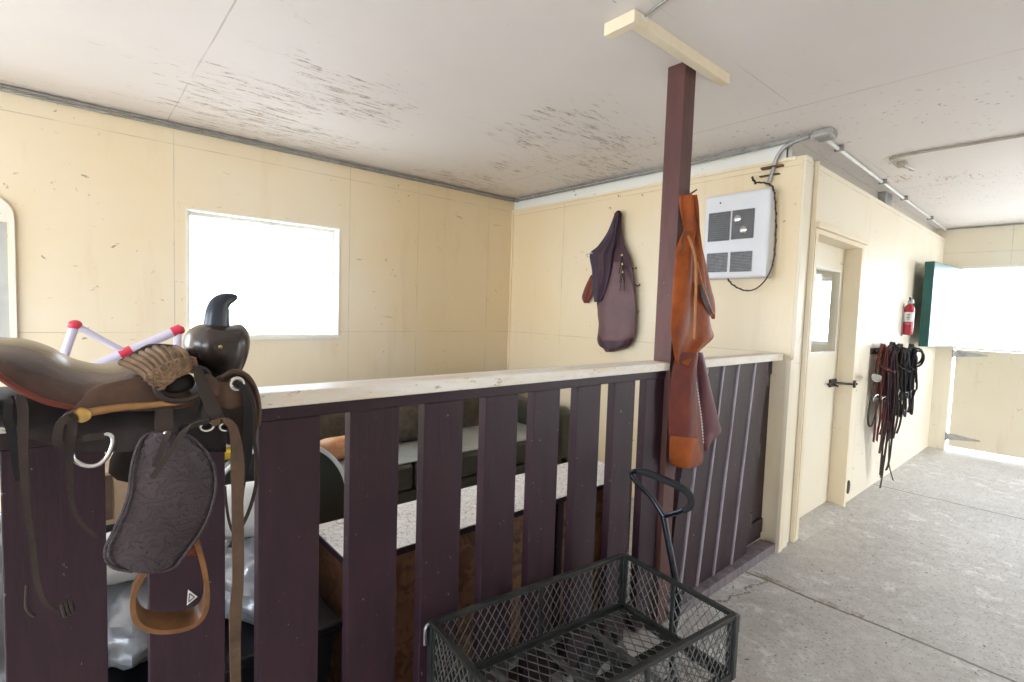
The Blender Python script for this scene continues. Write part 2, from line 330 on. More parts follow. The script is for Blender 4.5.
# ------------------------------------------------------------------ geometry helpers
WO = {}
class MB:
    def __init__(s): s.v = []; s.f = []
    def add(s, vs, fs):
        n = len(s.v); s.v += [Vector(v) for v in vs]; s.f += [tuple(i+n for i in f) for f in fs]; return s
    def box(s, a, b, shear=0):
        x0, y0, z0 = a; x1, y1, z1 = b
        vs = [(x + (z-z0)*shear, y, z) for z in (z0, z1) for y in (y0, y1) for x in (x0, x1)]
        return s.add(vs, [(0,2,3,1), (4,5,7,6), (0,1,5,4), (2,6,7,3), (0,4,6,2), (1,3,7,5)])
    def hexa(s, bot, top):
        return s.add(list(bot)+list(top), [(3,2,1,0), (4,5,6,7)] + [(i, (i+1) % 4, 4+(i+1) % 4, 4+i) for i in range(4)])
    def bar(s, p, q, wd, ht, up=(0, 0, 1)):
        p = Vector(p); q = Vector(q); d = (q-p).normalized(); up = Vector(up)
        a = d.cross(up)
        if a.length < 1e-4: a = d.cross(Vector((1, 0, 0)))
        a.normalize(); b = a.cross(d).normalized(); a *= wd/2; b *= ht/2
        return s.hexa([p-a-b, p+a-b, p+a+b, p-a+b], [q-a-b, q+a-b, q+a+b, q-a+b])
    def loft(s, rings, caps=True, loop=False):
        n = len(rings[0]); vs = [v for r in rings for v in r]; fs = []
        R = len(rings)
        for i in range(R if loop else R-1):
            for j in range(n):
                k = (j+1) % n; i2 = (i+1) % R
                fs.append((i*n+j, i*n+k, i2*n+k, i2*n+j))
        if caps and not loop: fs += [tuple(range(n-1, -1, -1)), tuple((R-1)*n+j for j in range(n))]
        return s.add(vs, fs)
    def tube(s, pts, r, seg=8, closed=False, smooth=3, flat=1.0):
        pts = [Vector(p) for p in pts]
        rs = r if isinstance(r, (list, tuple)) else [r]*len(pts)
        if smooth > 1 and len(pts) > 2: pts, rs = curve(pts, rs, smooth, closed)
        rings = []; up = None; n = len(pts)
        for i, p in enumerate(pts):
            a = pts[(i-1) % n] if (closed or i > 0) else p; b = pts[(i+1) % n] if (closed or i < n-1) else p
            t = (b-a).normalized()
            if up is None:
                up = Vector((0, 0, 1)) if abs(t.z) < .9 else Vector((0, 1, 0))
            side = t.cross(up).normalized(); up = side.cross(t).normalized()
            rings.append([p + (side*cos(2*pi*k/seg) + up*sin(2*pi*k/seg)*flat)*rs[i] for k in range(seg)])
        return s.loft(rings, True, closed)
    def ribbon(s, pts, wd, th, across, closed=False, smooth=3):
        """flat strap: wide along 'across', thin along the other normal"""
        pts = [Vector(p) for p in pts]
        ws = wd if isinstance(wd, (list, tuple)) else [wd]*len(pts)
        if smooth > 1 and len(pts) > 2: pts, ws = curve(pts, ws, smooth, closed)
        across = Vector(across).normalized(); rings = []; n = len(pts)
        for i, p in enumerate(pts):
            a = pts[(i-1) % n] if (closed or i > 0) else p; b = pts[(i+1) % n] if (closed or i < n-1) else p
            t = (b-a).normalized(); ac = (across - t*across.dot(t))
            if ac.length < 1e-3: ac = t.orthogonal()
            ac.normalize(); nr = t.cross(ac).normalized()
            h = ac*ws[i]/2; k = nr*th/2
            rings.append([p-h-k, p+h-k, p+h+k, p-h+k])
        return s.loft(rings, True, closed)
    def prism(s, outline, off):
        n = len(outline); o = Vector(off); a = [Vector(p) for p in outline]
        return s.add(a + [p+o for p in a], [tuple(range(n-1, -1, -1)), tuple(range(n, 2*n))] + [(i, (i+1) % n, n+(i+1) % n, n+i) for i in range(n)])
    def inflate(s, outline, ax, d0, d1, n=5, center=None, power=.5):
        """rounded solid whose middle section is the outline and which closes at d0 and d1 along ax"""
        pts = [Vector(p) for p in outline]; pts, _ = curve(pts, [0]*len(pts), 3, True)
        c = Vector(center) if center else sum(pts, Vector())/len(pts)
        k = 'xyz'.index(ax); rings = []
        for i in range(-n, n+1):
            t = i/(n+.35); sc = (1-t*t)**power; d = t*d1 if t > 0 else -t*d0
            ring = []
            for p in pts:
                q = c + (p-c)*sc; q[k] = q[k] + d; ring.append(q)
            rings.append(ring)
        return s.loft(rings)
    def lathe(s, prof, c, axis='z', seg=20):
        c = Vector(c); rings = []
        for r, h in prof:
            ring = []
            for k in range(seg):
                a = 2*pi*k/seg; u, v = r*cos(a), r*sin(a)
                ring.append(c + (Vector((u, v, h)) if axis == 'z' else Vector((u, h, v)) if axis == 'y' else Vector((h, u, v))))
            rings.append(ring)
        return s.loft(rings)
    def torus(s, c, R, r, nrm, seg=20, ss=8, sx=1, sy=1):
        c = Vector(c); nrm = Vector(nrm).normalized(); a = nrm.orthogonal().normalized()
        if abs(nrm.z) < .9: a = nrm.cross(Vector((0, 0, 1))).normalized()
        b = nrm.cross(a)
        return s.tube([c + a*R*sx*cos(2*pi*k/seg) + b*R*sy*sin(2*pi*k/seg) for k in range(seg)], r, ss, True, 1)
    def blob(s, c, r, seed=0, amp=.12, freq=3, nu=28, nv=16, flat=None):
        c = Vector(c); rings = []
        for i in range(nv+1):
            th = pi*(i+.02)/(nv+.04); ring = []
            for j in range(nu):
                ph = 2*pi*j/nu; d = Vector((sin(th)*cos(ph), sin(th)*sin(ph), cos(th)))
                k = 1 + amp*noise.fractal(d*freq + Vector((seed, seed*.7, 0)), .6, 2, 4)
                q = Vector((d.x*r[0], d.y*r[1], d.z*r[2]))*k
                if flat is not None and q.z < flat: q.z = flat
                ring.append(c+q)
            rings.append(ring)
        return s.loft(rings)
    def build(s, name, mat, parent=None, smooth=False, bevel=0, subsurf=0, label=None):
        me = bpy.data.meshes.new(name)
        if parent is not None: org = WO[parent]
        else:
            xs = [v.x for v in s.v]; ys = [v.y for v in s.v]; zs = [v.z for v in s.v]
            org = Vector(((min(xs)+max(xs))/2, (min(ys)+max(ys))/2, min(zs)))
        me.from_pydata([v-org for v in s.v], [], s.f); me.materials.append(MATS[mat])
        bm = bmesh.new(); bm.from_mesh(me); bmesh.ops.recalc_face_normals(bm, faces=bm.faces); bm.to_mesh(me); bm.free()
        o = bpy.data.objects.new(name, me); COL.objects.link(o)
        if parent is not None: o.parent = parent
        else: o.location = org
        WO[o] = org.copy()
        if smooth: me.shade_smooth()
        if bevel:
            b = o.modifiers.new('bevel', 'BEVEL'); b.width = bevel; b.segments = 2; b.limit_method = 'ANGLE'; b.angle_limit = radians(40)
        if subsurf:
            b = o.modifiers.new('sub', 'SUBSURF'); b.levels = subsurf; b.render_levels = subsurf
        if smooth and not subsurf:
            try: me.set_sharp_from_angle(angle=radians(50))
            except Exception: pass
        if label: o['label'] = label
        return o
def curve(pts, rs, k, closed):
    n = len(pts); P_, R_ = [], []
    rng = range(n) if closed else range(n-1)
    g = (lambda i: pts[i % n]) if closed else (lambda i: pts[max(0, min(n-1, i))])
    for i in rng:
        a, b, c, d = g(i-1), g(i), g(i+1), g(i+2)
        for j in range(k):
            t = j/k
            P_.append(.5*((2*b) + (c-a)*t + (2*a-5*b+4*c-d)*t*t + (-a+3*b-3*c+d)*t**3)); R_.append(rs[i]*(1-t) + rs[(i+1) % n]*t)
    if not closed: P_.append(pts[-1]); R_.append(rs[-1])
    return P_, R_
def thing(name, loc, label, cat, group=None):
    o = bpy.data.objects.new(name, None); COL.objects.link(o); o.location = loc; o.empty_display_size = .1
    WO[o] = Vector(loc); o['label'] = label; o['category'] = cat
    if group: o['group'] = group
    return o
def tag(o, label, cat, group=None):
    o['label'] = label; o['category'] = cat
    if group: o['group'] = group
    return o
def structure(o): o['kind'] = 'structure'; return o
def sheet(rows, ax, val, depth=None, th=.006, nx=14, sub=4, mb=None):
    """draped sheet: rows of (py, px left, px right) on the plane ax = val, folded by depth(u, v), with real thickness"""
    k = 'xyz'.index(ax); rr = []
    pts = [Vector(r) for r in rows]; pts, _ = curve(pts, [0]*len(pts), sub, False)
    M = len(pts); fr, bk = [], []
    for i, (py, xl, xr) in enumerate(pts):
        v = i/(M-1); a, b = P(xl, py, ax, val), P(xr, py, ax, val)
        for j in range(nx+1):
            u = j/nx; p = a.lerp(b, u); d = depth(u, v) if depth else 0
            e = th*(1 if 0 < j < nx and 0 < i < M-1 else .35)
            q = p.copy(); q[k] += d - e/2; fr.append(q); q = p.copy(); q[k] += d + e/2; bk.append(q)
    mb = mb or MB(); W = nx+1; fs = []; o = M*W
    for i in range(M-1):
        for j in range(nx):
            fs.append((i*W+j, i*W+j+1, (i+1)*W+j+1, (i+1)*W+j)); fs.append((o+i*W+j, o+(i+1)*W+j, o+(i+1)*W+j+1, o+i*W+j+1))
    for i in range(M-1):
        for j in (0, nx):
            fs.append((i*W+j, (i+1)*W+j, o+(i+1)*W+j, o+i*W+j))
    for j in range(nx):
        for i in (0, M-1): fs.append((i*W+j, i*W+j+1, o+i*W+j+1, o+i*W+j))
    return mb.add(fr+bk, fs)
def fix_fence_lift(): pass

# ------------------------------------------------------------------ room shell
H = 2.593; XC = 3.406; YB = 2.664; XE = 7.776; YA = -.043; HT = 2.474; XL = -3.1; YF = -4.4
structure(MB().box((XL-.15, YF-.1, -.12), (XE+.15, YB+.15, 0)).build('floor', 'concrete_floor'))
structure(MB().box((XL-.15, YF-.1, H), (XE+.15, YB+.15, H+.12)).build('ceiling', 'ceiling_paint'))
structure(MB().box((-14, -16, -.3), (26, 16, -.14)).build('outside_ground', 'ground_gravel'))
def wall(name, axis, c0, c1, a0, a1, z1, holes, mat):
    """wall slab between c0 and c1 along its normal, from a0 to a1, with rectangular holes (a, b, z0, z1)"""
    mb = MB(); cuts = sorted({a0, a1, *[h[0] for h in holes], *[h[1] for h in holes]})
    for l, r in zip(cuts[:-1], cuts[1:]):
        mid = (l+r)/2; hs = sorted([h for h in holes if h[0] < mid < h[1]], key=lambda h: h[2]); z = 0
        for h in hs + [(0, 0, z1, z1)]:
            if h[2] > z + 1e-6:
                if axis == 'y': mb.box((l, c0, z), (r, c1, h[2]))
                else: mb.box((c0, l, z), (c1, r, h[2]))
            z = h[3]
    bm = bmesh.new(); me = bpy.data.meshes.new('t'); me.from_pydata(mb.v, [], mb.f); bm.from_mesh(me)
    bmesh.ops.remove_doubles(bm, verts=bm.verts, dist=1e-5)
    bad = {}
    for f in bm.faces: bad.setdefault(tuple(round(x, 4) for x in f.calc_center_median()), []).append(f)
    bmesh.ops.delete(bm, geom=[f for l in bad.values() if len(l) > 1 for f in l], context='FACES_ONLY')
    bm.verts.ensure_lookup_table(); out = MB(); out.v = [v.co.copy() for v in bm.verts]; out.f = [tuple(v.index for v in f.verts) for f in bm.faces]
    bm.free()
    return structure(out.build(name, mat))
W1 = (.589, 1.622, 1.223, 2.07)
W2 = (-1.28, -.245, 1.10, 1.86)
wall('wall_back', 'y', YB, YB+.14, XL-.14, XE+.14, H, [W1, W2, (5.2, 6.4, 1.1, 2.0)], 'back_wall_paint')
wall('wall_side', 'x', XC, XC+.09, YA, YB, HT, [], 'side_wall_paint')
DR = (3.625, 4.643, 0, 2.073)
wall('wall_aisle', 'y', YA, YA+.09, XC+.09, XE, HT, [DR], 'aisle_wall_paint')
DD = (-1.62, -.20, .0, 2.115)
wall('wall_end', 'x', XE, XE+.13, YF, YB, H, [DD, (.7, 1.7, 1.15, 2.05)], 'end_wall_paint')
wall('wall_left', 'x', XL-.12, XL, YF, YB, H, [(LD[0], LD[1], 0, LD[2]), (SD[0], SD[1], 0, SD[2])], 'aisle_wall_paint')
wall('wall_front', 'y', YF-.12, YF, XL-.12, XE+.12, H, [(FD[0], FD[1], 0, FD[2])], 'aisle_wall_paint')
structure(MB().box((XC+.016, YA+.1, HT), (XC+.07, YB, H)).build('trim_1', 'frieze_paint'))       # white frieze over the side wall
structure(MB().box((XC+.016, YA+.075, HT), (XE, YA+.11, H)).build('trim_2', 'shaded_frieze_paint'))
# corner boards of the aisle wall
structure(MB().box((3.352, -.066, 0), (XC, YA, 1.222)).build('trim_3', 'trim_paint'))
structure(MB().box((XC, -.060, 0), (3.50, YA, HT)).build('trim_4', 'aisle_wall_paint', bevel=.003))
structure(MB().box((3.585, -.070, 0), (3.60, YA, HT)).build('trim_5', 'trim_paint', bevel=.003))
structure(MB().box((XC-.012, YB-.02, 0), (XC, YB, HT)).build('trim_6', 'side_wall_paint'))
structure(MB().box((XC-.014, .0, 2.455), (XC, YB, HT)).build('trim_7', 'trim_paint'))

# door frame and closet door
fr = MB(); fr.box((3.62, -.068, 0), (3.668, .13, 2.03)).box((4.60, -.068, 0), (4.648, .13, 2.03)).box((3.62, -.068, 2.03), (4.648, .13, 2.078))
structure(fr.build('trim_8', 'trim_paint', bevel=.003))
structure(MB().box((3.60, -.092, 2.06), (4.665, -.068, 2.10)).build('trim_9', 'trim_paint', bevel=.004))
y0, y1 = .050, .088
ga, gb = P(813.7, 267, 'y', y0), P(836, 351, 'y', y0)
GL = (ga.x, gb.x-.05, gb.z+.0, ga.z)
d = MB()
d.box((3.67, y0, .02), (GL[0], y1, 2.028)).box((GL[1], y0, .02), (4.598, y1, 2.028)).box((GL[0], y0, .02), (GL[1], y1, GL[2])).box((GL[0], y0, GL[3]), (GL[1], y1, 2.028))
door = structure(d.build('door_1', 'aisle_wall_paint'))
g = MB()
for a, b in (((GL[0]-.02, y0-.008, GL[2]-.02), (GL[1]+.02, y0, GL[2])), ((GL[0]-.02, y0-.008, GL[3]), (GL[1]+.02, y0, GL[3]+.02)), ((GL[0]-.02, y0-.008, GL[2]), (GL[0], y0, GL[3])), ((GL[1], y0-.008, GL[2]), (GL[1]+.02, y0, GL[3]))): g.box(a, b)
g.build('glazing_bead', 'white_trim_paint', door)
MB().box((GL[0], y0+.016, GL[2]), (GL[1], y0+.021, GL[3])).build('door_glass', 'window_glass', door)
# sliding bolt across door edge and jamb
bolt = thing('barrel_bolt', (4.50, .03, .985), 'dark worn slide bolt fixed across the edge of the pale closet door', 'bolt')
MB().box((4.44, .036, .955), (4.58, .0495, 1.015)).build('bolt_plate', 'dark_metal', bolt, bevel=.002)
MB().tube([(4.36, .028, .985), (4.52, .022, .985), (4.60, -.060, .983), (4.65, -.082, .983)], .009, 8, smooth=1).build('bolt_rod', 'dark_metal', bolt, True)
MB().tube([(4.46, .022, .985), (4.46, -.010, .965)], .007, 8).build('bolt_knob', 'dark_metal', bolt, True)
MB().box((4.60, -.084, .955), (4.63, -.0685, 1.012)).build('bolt_keeper', 'dark_metal', bolt, bevel=.003)
# oval vent cover at the foot of the wall
tag(MB().prism([(4.76+.035*cos(a), YA, .127+.055*sin(a)) for a in [i*pi/9 for i in range(18)]], (0, -.008, 0)).build('drain_cover', 'dark_metal'),
    'small dark oval cover low on the aisle wall beside the door frame', 'cover')
# sloped threshold
structure(MB().hexa([(3.67, -.10, 0), (4.598, -.12, 0), (4.598, .048, 0), (3.67, .048, 0)], [(3.67, -.045, .012), (4.598, -.045, .012), (4.598, .048, .018), (3.67, .048, .018)]).build('trim_10', 'concrete_floor'))
# closet windows are added to brighten the glass of its door
def window(name, wx, y0, mullions, label=None):
    a, b, c, d = wx; t = .035
    f = MB().box((a, y0, c), (a+t, y0+.05, d)).box((b-t, y0, c), (b, y0+.05, d)).box((a+t, y0, c), (b-t, y0+.05, c+t)).box((a+t, y0, d-t), (b-t, y0+.05, d))
    o = structure(f.build(name, 'window_frame_paint', bevel=.004))
    for z in mullions: MB().box((a+t, y0+.015, z-.004), (b-t, y0+.035, z+.004)).build('glazing_bar', 'window_frame_paint', o)
    MB().box((a+t, y0+.022, c+t), (b-t, y0+.027, d-t)).build('pane', 'window_glass', o)
    return o
w1 = window('window_1', W1, YB+.075, (1.56, 1.80))
lin = MB(); a, b, c, d_ = W1
lin.box((a, YB-.006, c-.0), (b, YB+.075, c+.012)).box((a, YB-.006, d_-.012), (b, YB+.075, d_)).box((a, YB-.006, c+.012), (a+.012, YB+.075, d_-.012)).box((b-.012, YB-.006, c+.012), (b, YB+.075, d_-.012))
lin.build('reveal_lining', 'white_trim_paint', w1)
MB().box((a-.025, YB-.012, c-.025), (b+.015, YB-.0, c)).build('window_sill', 'white_trim_paint', w1, bevel=.003)
w2 = window('window_2', W2, YB+.085, (1.5,))
s2 = MB()
for i in range(3): s2.box((-.246-.045*(i+1), YB+.02+.012*i, 1.10), (-.246-.045*i, YB+.028+.012*i, 1.86))
s2.build('shutter', 'grey_panel', w2)
arch = [Vector((-.215, YB, 1.06)), Vector((-.215, YB, 1.86))] + [Vector((-.315+.10*cos(t), YB, 1.88+.12*sin(t))) for t in [i*pi/12 for i in range(1, 7)]] + [Vector((-1.33, YB, 2.0)), Vector((-1.33, YB, 1.86)), Vector((-.235, YB, 1.86)), Vector((-.235, YB, 1.06))]
MB().prism(arch, (0, -.018, 0)).build('window_trim', 'white_trim_paint', w2)
w3 = window('fill_window_3', (5.2, 6.4, 1.1, 2.0), YB+.07, (1.55,))  # unseen window, added to make the closet bright
f = MB().box((XE+.06, .70, 1.15), (XE+.10, .74, 2.05)).box((XE+.06, 1.66, 1.15), (XE+.10, 1.70, 2.05)).box((XE+.06, .74, 1.15), (XE+.10, 1.66, 1.19)).box((XE+.06, .74, 2.01), (XE+.10, 1.66, 2.05))
w4 = structure(f.build('fill_window_4', 'window_frame_paint')); MB().box((XE+.075, .74, 1.19), (XE+.08, 1.66, 2.01)).build('pane', 'window_glass', w4)  # added window, gives the door glass a bright background

# dutch door in the end wall
lw = structure(MB().box((XE+.02, -1.60, .045), (XE+.065, -.225, 1.185)).build('door_2', 'door_leaf_paint', bevel=.004))
for z in (1.135, .16):
    MB().prism([(XE+.018, -.20, z-.035), (XE+.018, -.20, z+.035), (XE+.018, -.245, z+.035), (XE+.018, -.50, z+.007), (XE+.018, -.50, z-.007), (XE+.018, -.245, z-.035)], (-.006, 0, 0)).build('strap_hinge', 'galvanised', lw)
    MB().tube([(XE+.004, -.203, z-.045), (XE+.004, -.203, z+.045)], .010, 8).build('hinge_pin', 'dull_steel', lw, True)
structure(MB().box((XE-.012, -1.62, 1.19), (XE+.10, .02, 1.216)).build('trim_11', 'white_trim_paint', bevel=.003))
structure(MB().box((XE-.010, -1.66, 2.115), (XE, -.12, 2.145)).build('trim_12', 'white_trim_paint', bevel=.003))
up = Vector((6.40, -.200, 0)); hg = Vector((7.76, -.255, 0))     # upper leaf swung open along the aisle wall
nrm = Vector((-(hg-up).y, (hg-up).x, 0)).normalized()*.075
lf = MB().hexa([up+Vector((0,0,1.245)), hg+Vector((0,0,1.225)), hg+nrm+Vector((0,0,1.225)), up+nrm+Vector((0,0,1.245))], [up+Vector((0,0,2.085)), hg+Vector((0,0,2.10)), hg+nrm+Vector((0,0,2.10)), up+nrm+Vector((0,0,2.085))])
leaf = structure(lf.build('door_3', 'green_door_paint', bevel=.003))
fo = (hg-up).normalized()*.004; dn = -nrm.normalized()*.004
MB().hexa([up+fo+dn+Vector((0,0,1.25)), hg-fo+dn+Vector((0,0,1.23)), hg-fo+Vector((0,0,1.23)), up+fo+Vector((0,0,1.25))], [up+fo+dn+Vector((0,0,2.08)), hg-fo+dn+Vector((0,0,2.095)), hg-fo+Vector((0,0,2.095)), up+fo+Vector((0,0,2.08))]).build('door_face', 'green_face_paint', leaf, label='pale teal face')

# ------------------------------------------------------------------ ceiling fittings
bt = MB(); zc = H
tag(bt.box((1.60, -.095, zc-.045), (2.33, -.052, zc)).box((1.585, -.097, zc-.05), (1.625, .045, zc-.002)).build('ceiling_batten', 'trim_paint', bevel=.003),
    'short cream wooden batten with an angled end, on the ceiling above the post', 'batten')
fit = thing('cable_fitting', P(643, 17, 'z', H), 'small white cable fitting on the ceiling beside the cream batten', 'fitting')
c0 = P(643, 18, 'z', H-.008); MB().box(c0-Vector((.018, .012, .010)), c0+Vector((.018, .012, .0075))).build('clip', 'conduit_white', fit, bevel=.003)
MB().tube([c0, P(655, 8, 'z', H-.006), P(668, -1, 'z', H-.006), P(700, -20, 'z', H-.006)], .005, 6).build('cable', 'galvanised', fit, True)

jb = thing('junction_box', (3.40, -.13, H), 'grey metal junction box on the ceiling where the conduits meet at the wall corner', 'junction box')
q = Vector((3.40, -.13, H)); MB().box(q-Vector((.06, .075, .045)), q+Vector((.06, .03, 0))).build('box_body', 'galvanised', jb, bevel=.012)
MB().box(q-Vector((.048, .062, .050)), q+Vector((.048, .018, -.044))).build('cover_plate', 'dull_steel', jb, bevel=.004)
c1 = MB()
for dz in (0, .022): c1.tube([(3.38, -.10, H-.014), (3.385, -.0, H-.014-dz*.3), (3.388, .6, H-.013-dz), (3.388, 1.6, H-.013-dz), (3.388, YB-.12, H-.013-dz)], .0085, 7, smooth=2)
tag(c1.build('conduit', 'galvanised', None, True), 'pair of grey conduits along the ceiling edge above the side wall', 'conduit')
c1 = MB()
for dz in (0, .020): c1.tube([(3.385, YB-.10, H-.013-dz), (3.32, YB-.022, H-.013-dz), (2.0, YB-.018, H-.012-dz), (0, YB-.018, H-.014-dz), (-3.0, YB-.018, H-.013-dz)], .0085, 7, smooth=2)
bc = tag(c1.build('conduit', 'galvanised', None, True), 'pair of dark grey conduits along the ceiling edge above the back wall and window', 'conduit')
c1 = thing('conduit', (3.45, -.12, H), 'white painted conduit running along the aisle ceiling to the end wall', 'conduit')
MB().tube([(3.45, -.125, H-.02), (5.5, -.085, H-.018), (7.70, -.045, H-.016), (7.765, -.045, H-.016)], .013, 10, smooth=1).build('pipe', 'conduit_white', c1, True)
for x in (3.75, 4.85, 5.6, 6.8):
    y = -.125 + (x-3.45)*.0188; MB().box((x-.012, y-.032, H-.036), (x+.012, y+.020, H)).build('pipe_clamp', 'dull_steel', c1, bevel=.003)
tag(MB().tube([(XE-.012, -.04, H-.012), (XE-.012, -1.2, H-.012), (XE-.012, -3, H-.012)], .008, 7).build('conduit', 'galvanised', None, True), 'thin grey conduit along the ceiling edge above the dutch door', 'conduit')
c1 = thing('conduit', (4.3, -.30, H), 'curved cream cable and hook crossing the aisle ceiling right of the white conduit', 'conduit')
MB().tube([(4.42, -.30, H-.03), (4.30, -.285, H-.012), (4.22, -.31, H-.01), (4.20, -.50, H-.01), (4.21, -.95, H-.01), (4.25, -2.2, H-.01)], .009, 7).build('cable', 'cable_beige', c1, True)
MB().box((4.38, -.345, H-.035), (4.44, -.29, H)).build('hook_block', 'cable_beige', c1, bevel=.008)
MB().tube([(4.41, -.33, H-.03), (4.50, -.37, H-.045), (4.53, -.34, H-.03)], .010, 7).build('hook', 'galvanised', c1, True)
tag(MB().box((5.30, YA+.02, HT), (5.50, YA+.074, H)).build('blocking', 'galvanised', None, bevel=.004), 'small grey block wedged between the aisle wall top and the ceiling', 'block')

# ------------------------------------------------------------------ maroon slatted partition
fence = thing('slatted_partition', (1.0, .02, 0), 'maroon slatted stall partition with a worn white cap board', 'partition')
PX = 2.070
MB().box((-1.3, 0, 1.184), (PX, .038, 1.219)).build('rail', 'maroon_paint', fence, bevel=.002)
MB().box((-1.3, .040, .03), (PX, .075, .12)).build('rail', 'maroon_paint', fence, bevel=.002)
MB().box((-1.3, -.022, 1.219), (PX, .085, 1.256)).build('cap_board', 'worn_white_cap', fence, bevel=.004, label='worn white cap board')
BX = [(-.98,-.84), (-.75,-.59), (-.48,-.32), (-.098,.052), (.122,.267), (.338,.485), (.565,.711), (.794,.935), (1.025,1.166), (1.243,1.375), (1.473,1.612), (1.702,1.844), (1.927,2.067)]
for x0, x1 in BX: MB().box((x0, .003, .02), (x1, .041, 1.184)).build('board', 'maroon_paint', fence, bevel=.0025)
# triangle mark on the board behind the saddle
tm = MB(); tri = [P(188, 589.5, 'y', .003), P(197.3, 596.5, 'y', .003), P(186.8, 605, 'y', .003)]
tmo = tag(tm.prism(tri, (0, -.002, 0)).build('triangle_sticker', 'label_white'), 'small pale triangular sticker on the partition board below the stirrup', 'sticker')
cc = sum(tri, Vector())/3
for a_, b_ in ((.30, .42),):
    inner = [cc + (p-cc)*.55 + Vector((0, -.0025, 0)) for p in tri]
    im = MB()
    for i in range(3): im.bar(inner[i], inner[(i+1) % 3], .002, .0012, (0, 1, 0))
    im.build('sticker_mark', 'label_ink', tmo)
post = tag(MB().box((2.071, -.021, 0), (2.161, .069, H)).build('support_post', 'post_paint', None, bevel=.003), 'tall square maroon post rising from the partition to the ceiling', 'post')

gate = thing('stall_gate', (2.95, 0, 0), 'maroon boarded gate panel between the post and the cream wall corner', 'gate')
SH = .135
Z0 = .055
gx = [2.175, 2.321, 2.496, 2.670, 2.878, 3.085]
for x, xn in zip(gx[:-1], gx[1:]):
    MB().box((x, .004, Z0), (xn-.036, .040, 1.214), SH).build('board', 'maroon_paint', gate, bevel=.0025)
    if xn < 3.0: MB().box((xn-.034, -.004, Z0), (xn-.014, .030, 1.214), SH).build('lit_edge_strip', 'lit_edge_paint', gate, bevel=.004, label='pale lilac strip for the lit board edge')  # added strips, their pale colour stands in for light on board edges
MB().box((2.19, .040, .10), (3.345, .055, .19), 0).build('brace', 'maroon_paint', gate)
MB().box((2.22, .040, 1.12), (3.345, .055, 1.214), 0).build('brace', 'maroon_paint', gate)
MB().box((3.03, .056, .05), (3.37, .088, 1.214)).build('end_board', 'maroon_paint', gate, bevel=.002)
MB().box((2.165, -.045, .0), (3.350, .05, .052)).build('bottom_rail', 'lit_rail_paint', gate, bevel=.003)
MB().box((2.168, -.020, 1.215), (3.350, .070, 1.256)).build('cap_board', 'worn_white_cap', gate, bevel=.003, label='worn white cap board')
for z in (1.06, .62, .2): MB().box((3.060+.13*z, .010, z), (3.095+.13*z, .055, z+.09)).build('hinge', 'dark_metal', gate, bevel=.002)

# ------------------------------------------------------------------ heater on the side wall
ht = thing('wall_heater', (XC-.05, .36, 1.73), 'white square wall heater with four grey grilles hung on the cream wall', 'heater')
hx = XC-.10
hb = [P(703.5, 197, 'x', hx), P(770, 187.5, 'x', hx), P(767.5, 278.8, 'x', hx), P(703, 277.5, 'x', hx)]
ys = (hb[0].y+hb[3].y)/2, (hb[1].y+hb[2].y)/2; zs = (hb[2].z+hb[3].z)/2, (hb[0].z+hb[1].z)/2
MB().box((hx, ys[1], zs[0]), (XC, ys[0], zs[1])).build('housing', 'heater_enamel', ht, bevel=.018)
def grille(pxs, kind):
    (x0, y0_), (x1, y1_) = pxs; a = P(x0, y0_, 'x', hx-.002); b = P(x1, y1_, 'x', hx-.002)
    f = MB().box((hx-.002, b.y, b.z), (hx+.004, a.y, a.z)).build('grille_well', 'grille_back', ht)
    n = 13; g = MB()
    for i in range(n+1):
        z = b.z + (a.z-b.z)*i/n; g.box((hx-.006, b.y, z-.0022), (hx-.001, a.y, z+.0022))
    n2 = 11 if kind == 'mesh' else 2
    for i in range(n2+1):
        y = b.y + (a.y-b.y)*i/n2; g.box((hx-.006, y-.0015, b.z), (hx-.001, y+.0015, a.z))
    g.build('grille', 'grille_grey', ht)
    return a, b
grille(((709.5, 214), (729, 240)), 'mesh'); A_, B_ = grille(((733, 211), (753, 237.5)), 'mesh')
grille(((707.5, 254), (726.5, 271.5)), 'slat'); grille(((731, 252.5), (751, 271)), 'slat')
for dx, dz in ((.25, .70), (.55, .30)):
    c_ = Vector((hx-.006, B_.y+(A_.y-B_.y)*(1-dx), B_.z+(A_.z-B_.z)*dz)); MB().lathe([(.001, .0), (.022, .0), (.024, -.003), (.012, -.009), (.001, -.010)], c_, 'x', 14).build('motor_boss', 'steel', ht, True)
MB().lathe([(.001, 0), (.006, 0), (.005, -.004), (.001, -.005)], P(720.5, 203, 'x', hx), 'x', 10).build('thermostat_hole', 'dark_cavity', ht, True)
hc = thing('heater_cable', (XC-.02, .1, 2.2), 'twisted black wire hanging in a loop round the right side of the heater', 'cable')
cy = XC-.05
pts = [P(756, 184, 'x', cy), P(752, 177, 'x', cy), P(755, 182, 'x', cy), P(765, 183, 'x', cy), P(773, 188, 'x', cy-.03), P(775.5, 205, 'x', cy-.03), P(776, 230, 'x', cy-.03), P(774, 258, 'x', cy-.03), P(768, 276, 'x', cy-.03), P(757, 288, 'x', cy-.03), P(745, 290.5, 'x', cy-.03), P(733, 285, 'x', cy-.03), P(727.5, 278.6, 'x', cy-.03)]
MB().tube(pts, .0045, 7, smooth=5).build('wire', 'black_cord', hc, True)
tw = MB(); cp, _ = curve(pts, [0]*len(pts), 14, False)
tw.tube([p + Vector((.004*cos(i*.9), .005*sin(i*.9), .004*cos(i*.9+1))) for i, p in enumerate(cp)], .0026, 5, smooth=1).build('twist', 'black_cord', hc, True)
hk = thing('conduit', (XC-.03, 0, 2.4), 'bent grey conduit dropping from the junction box to the white heater', 'conduit')
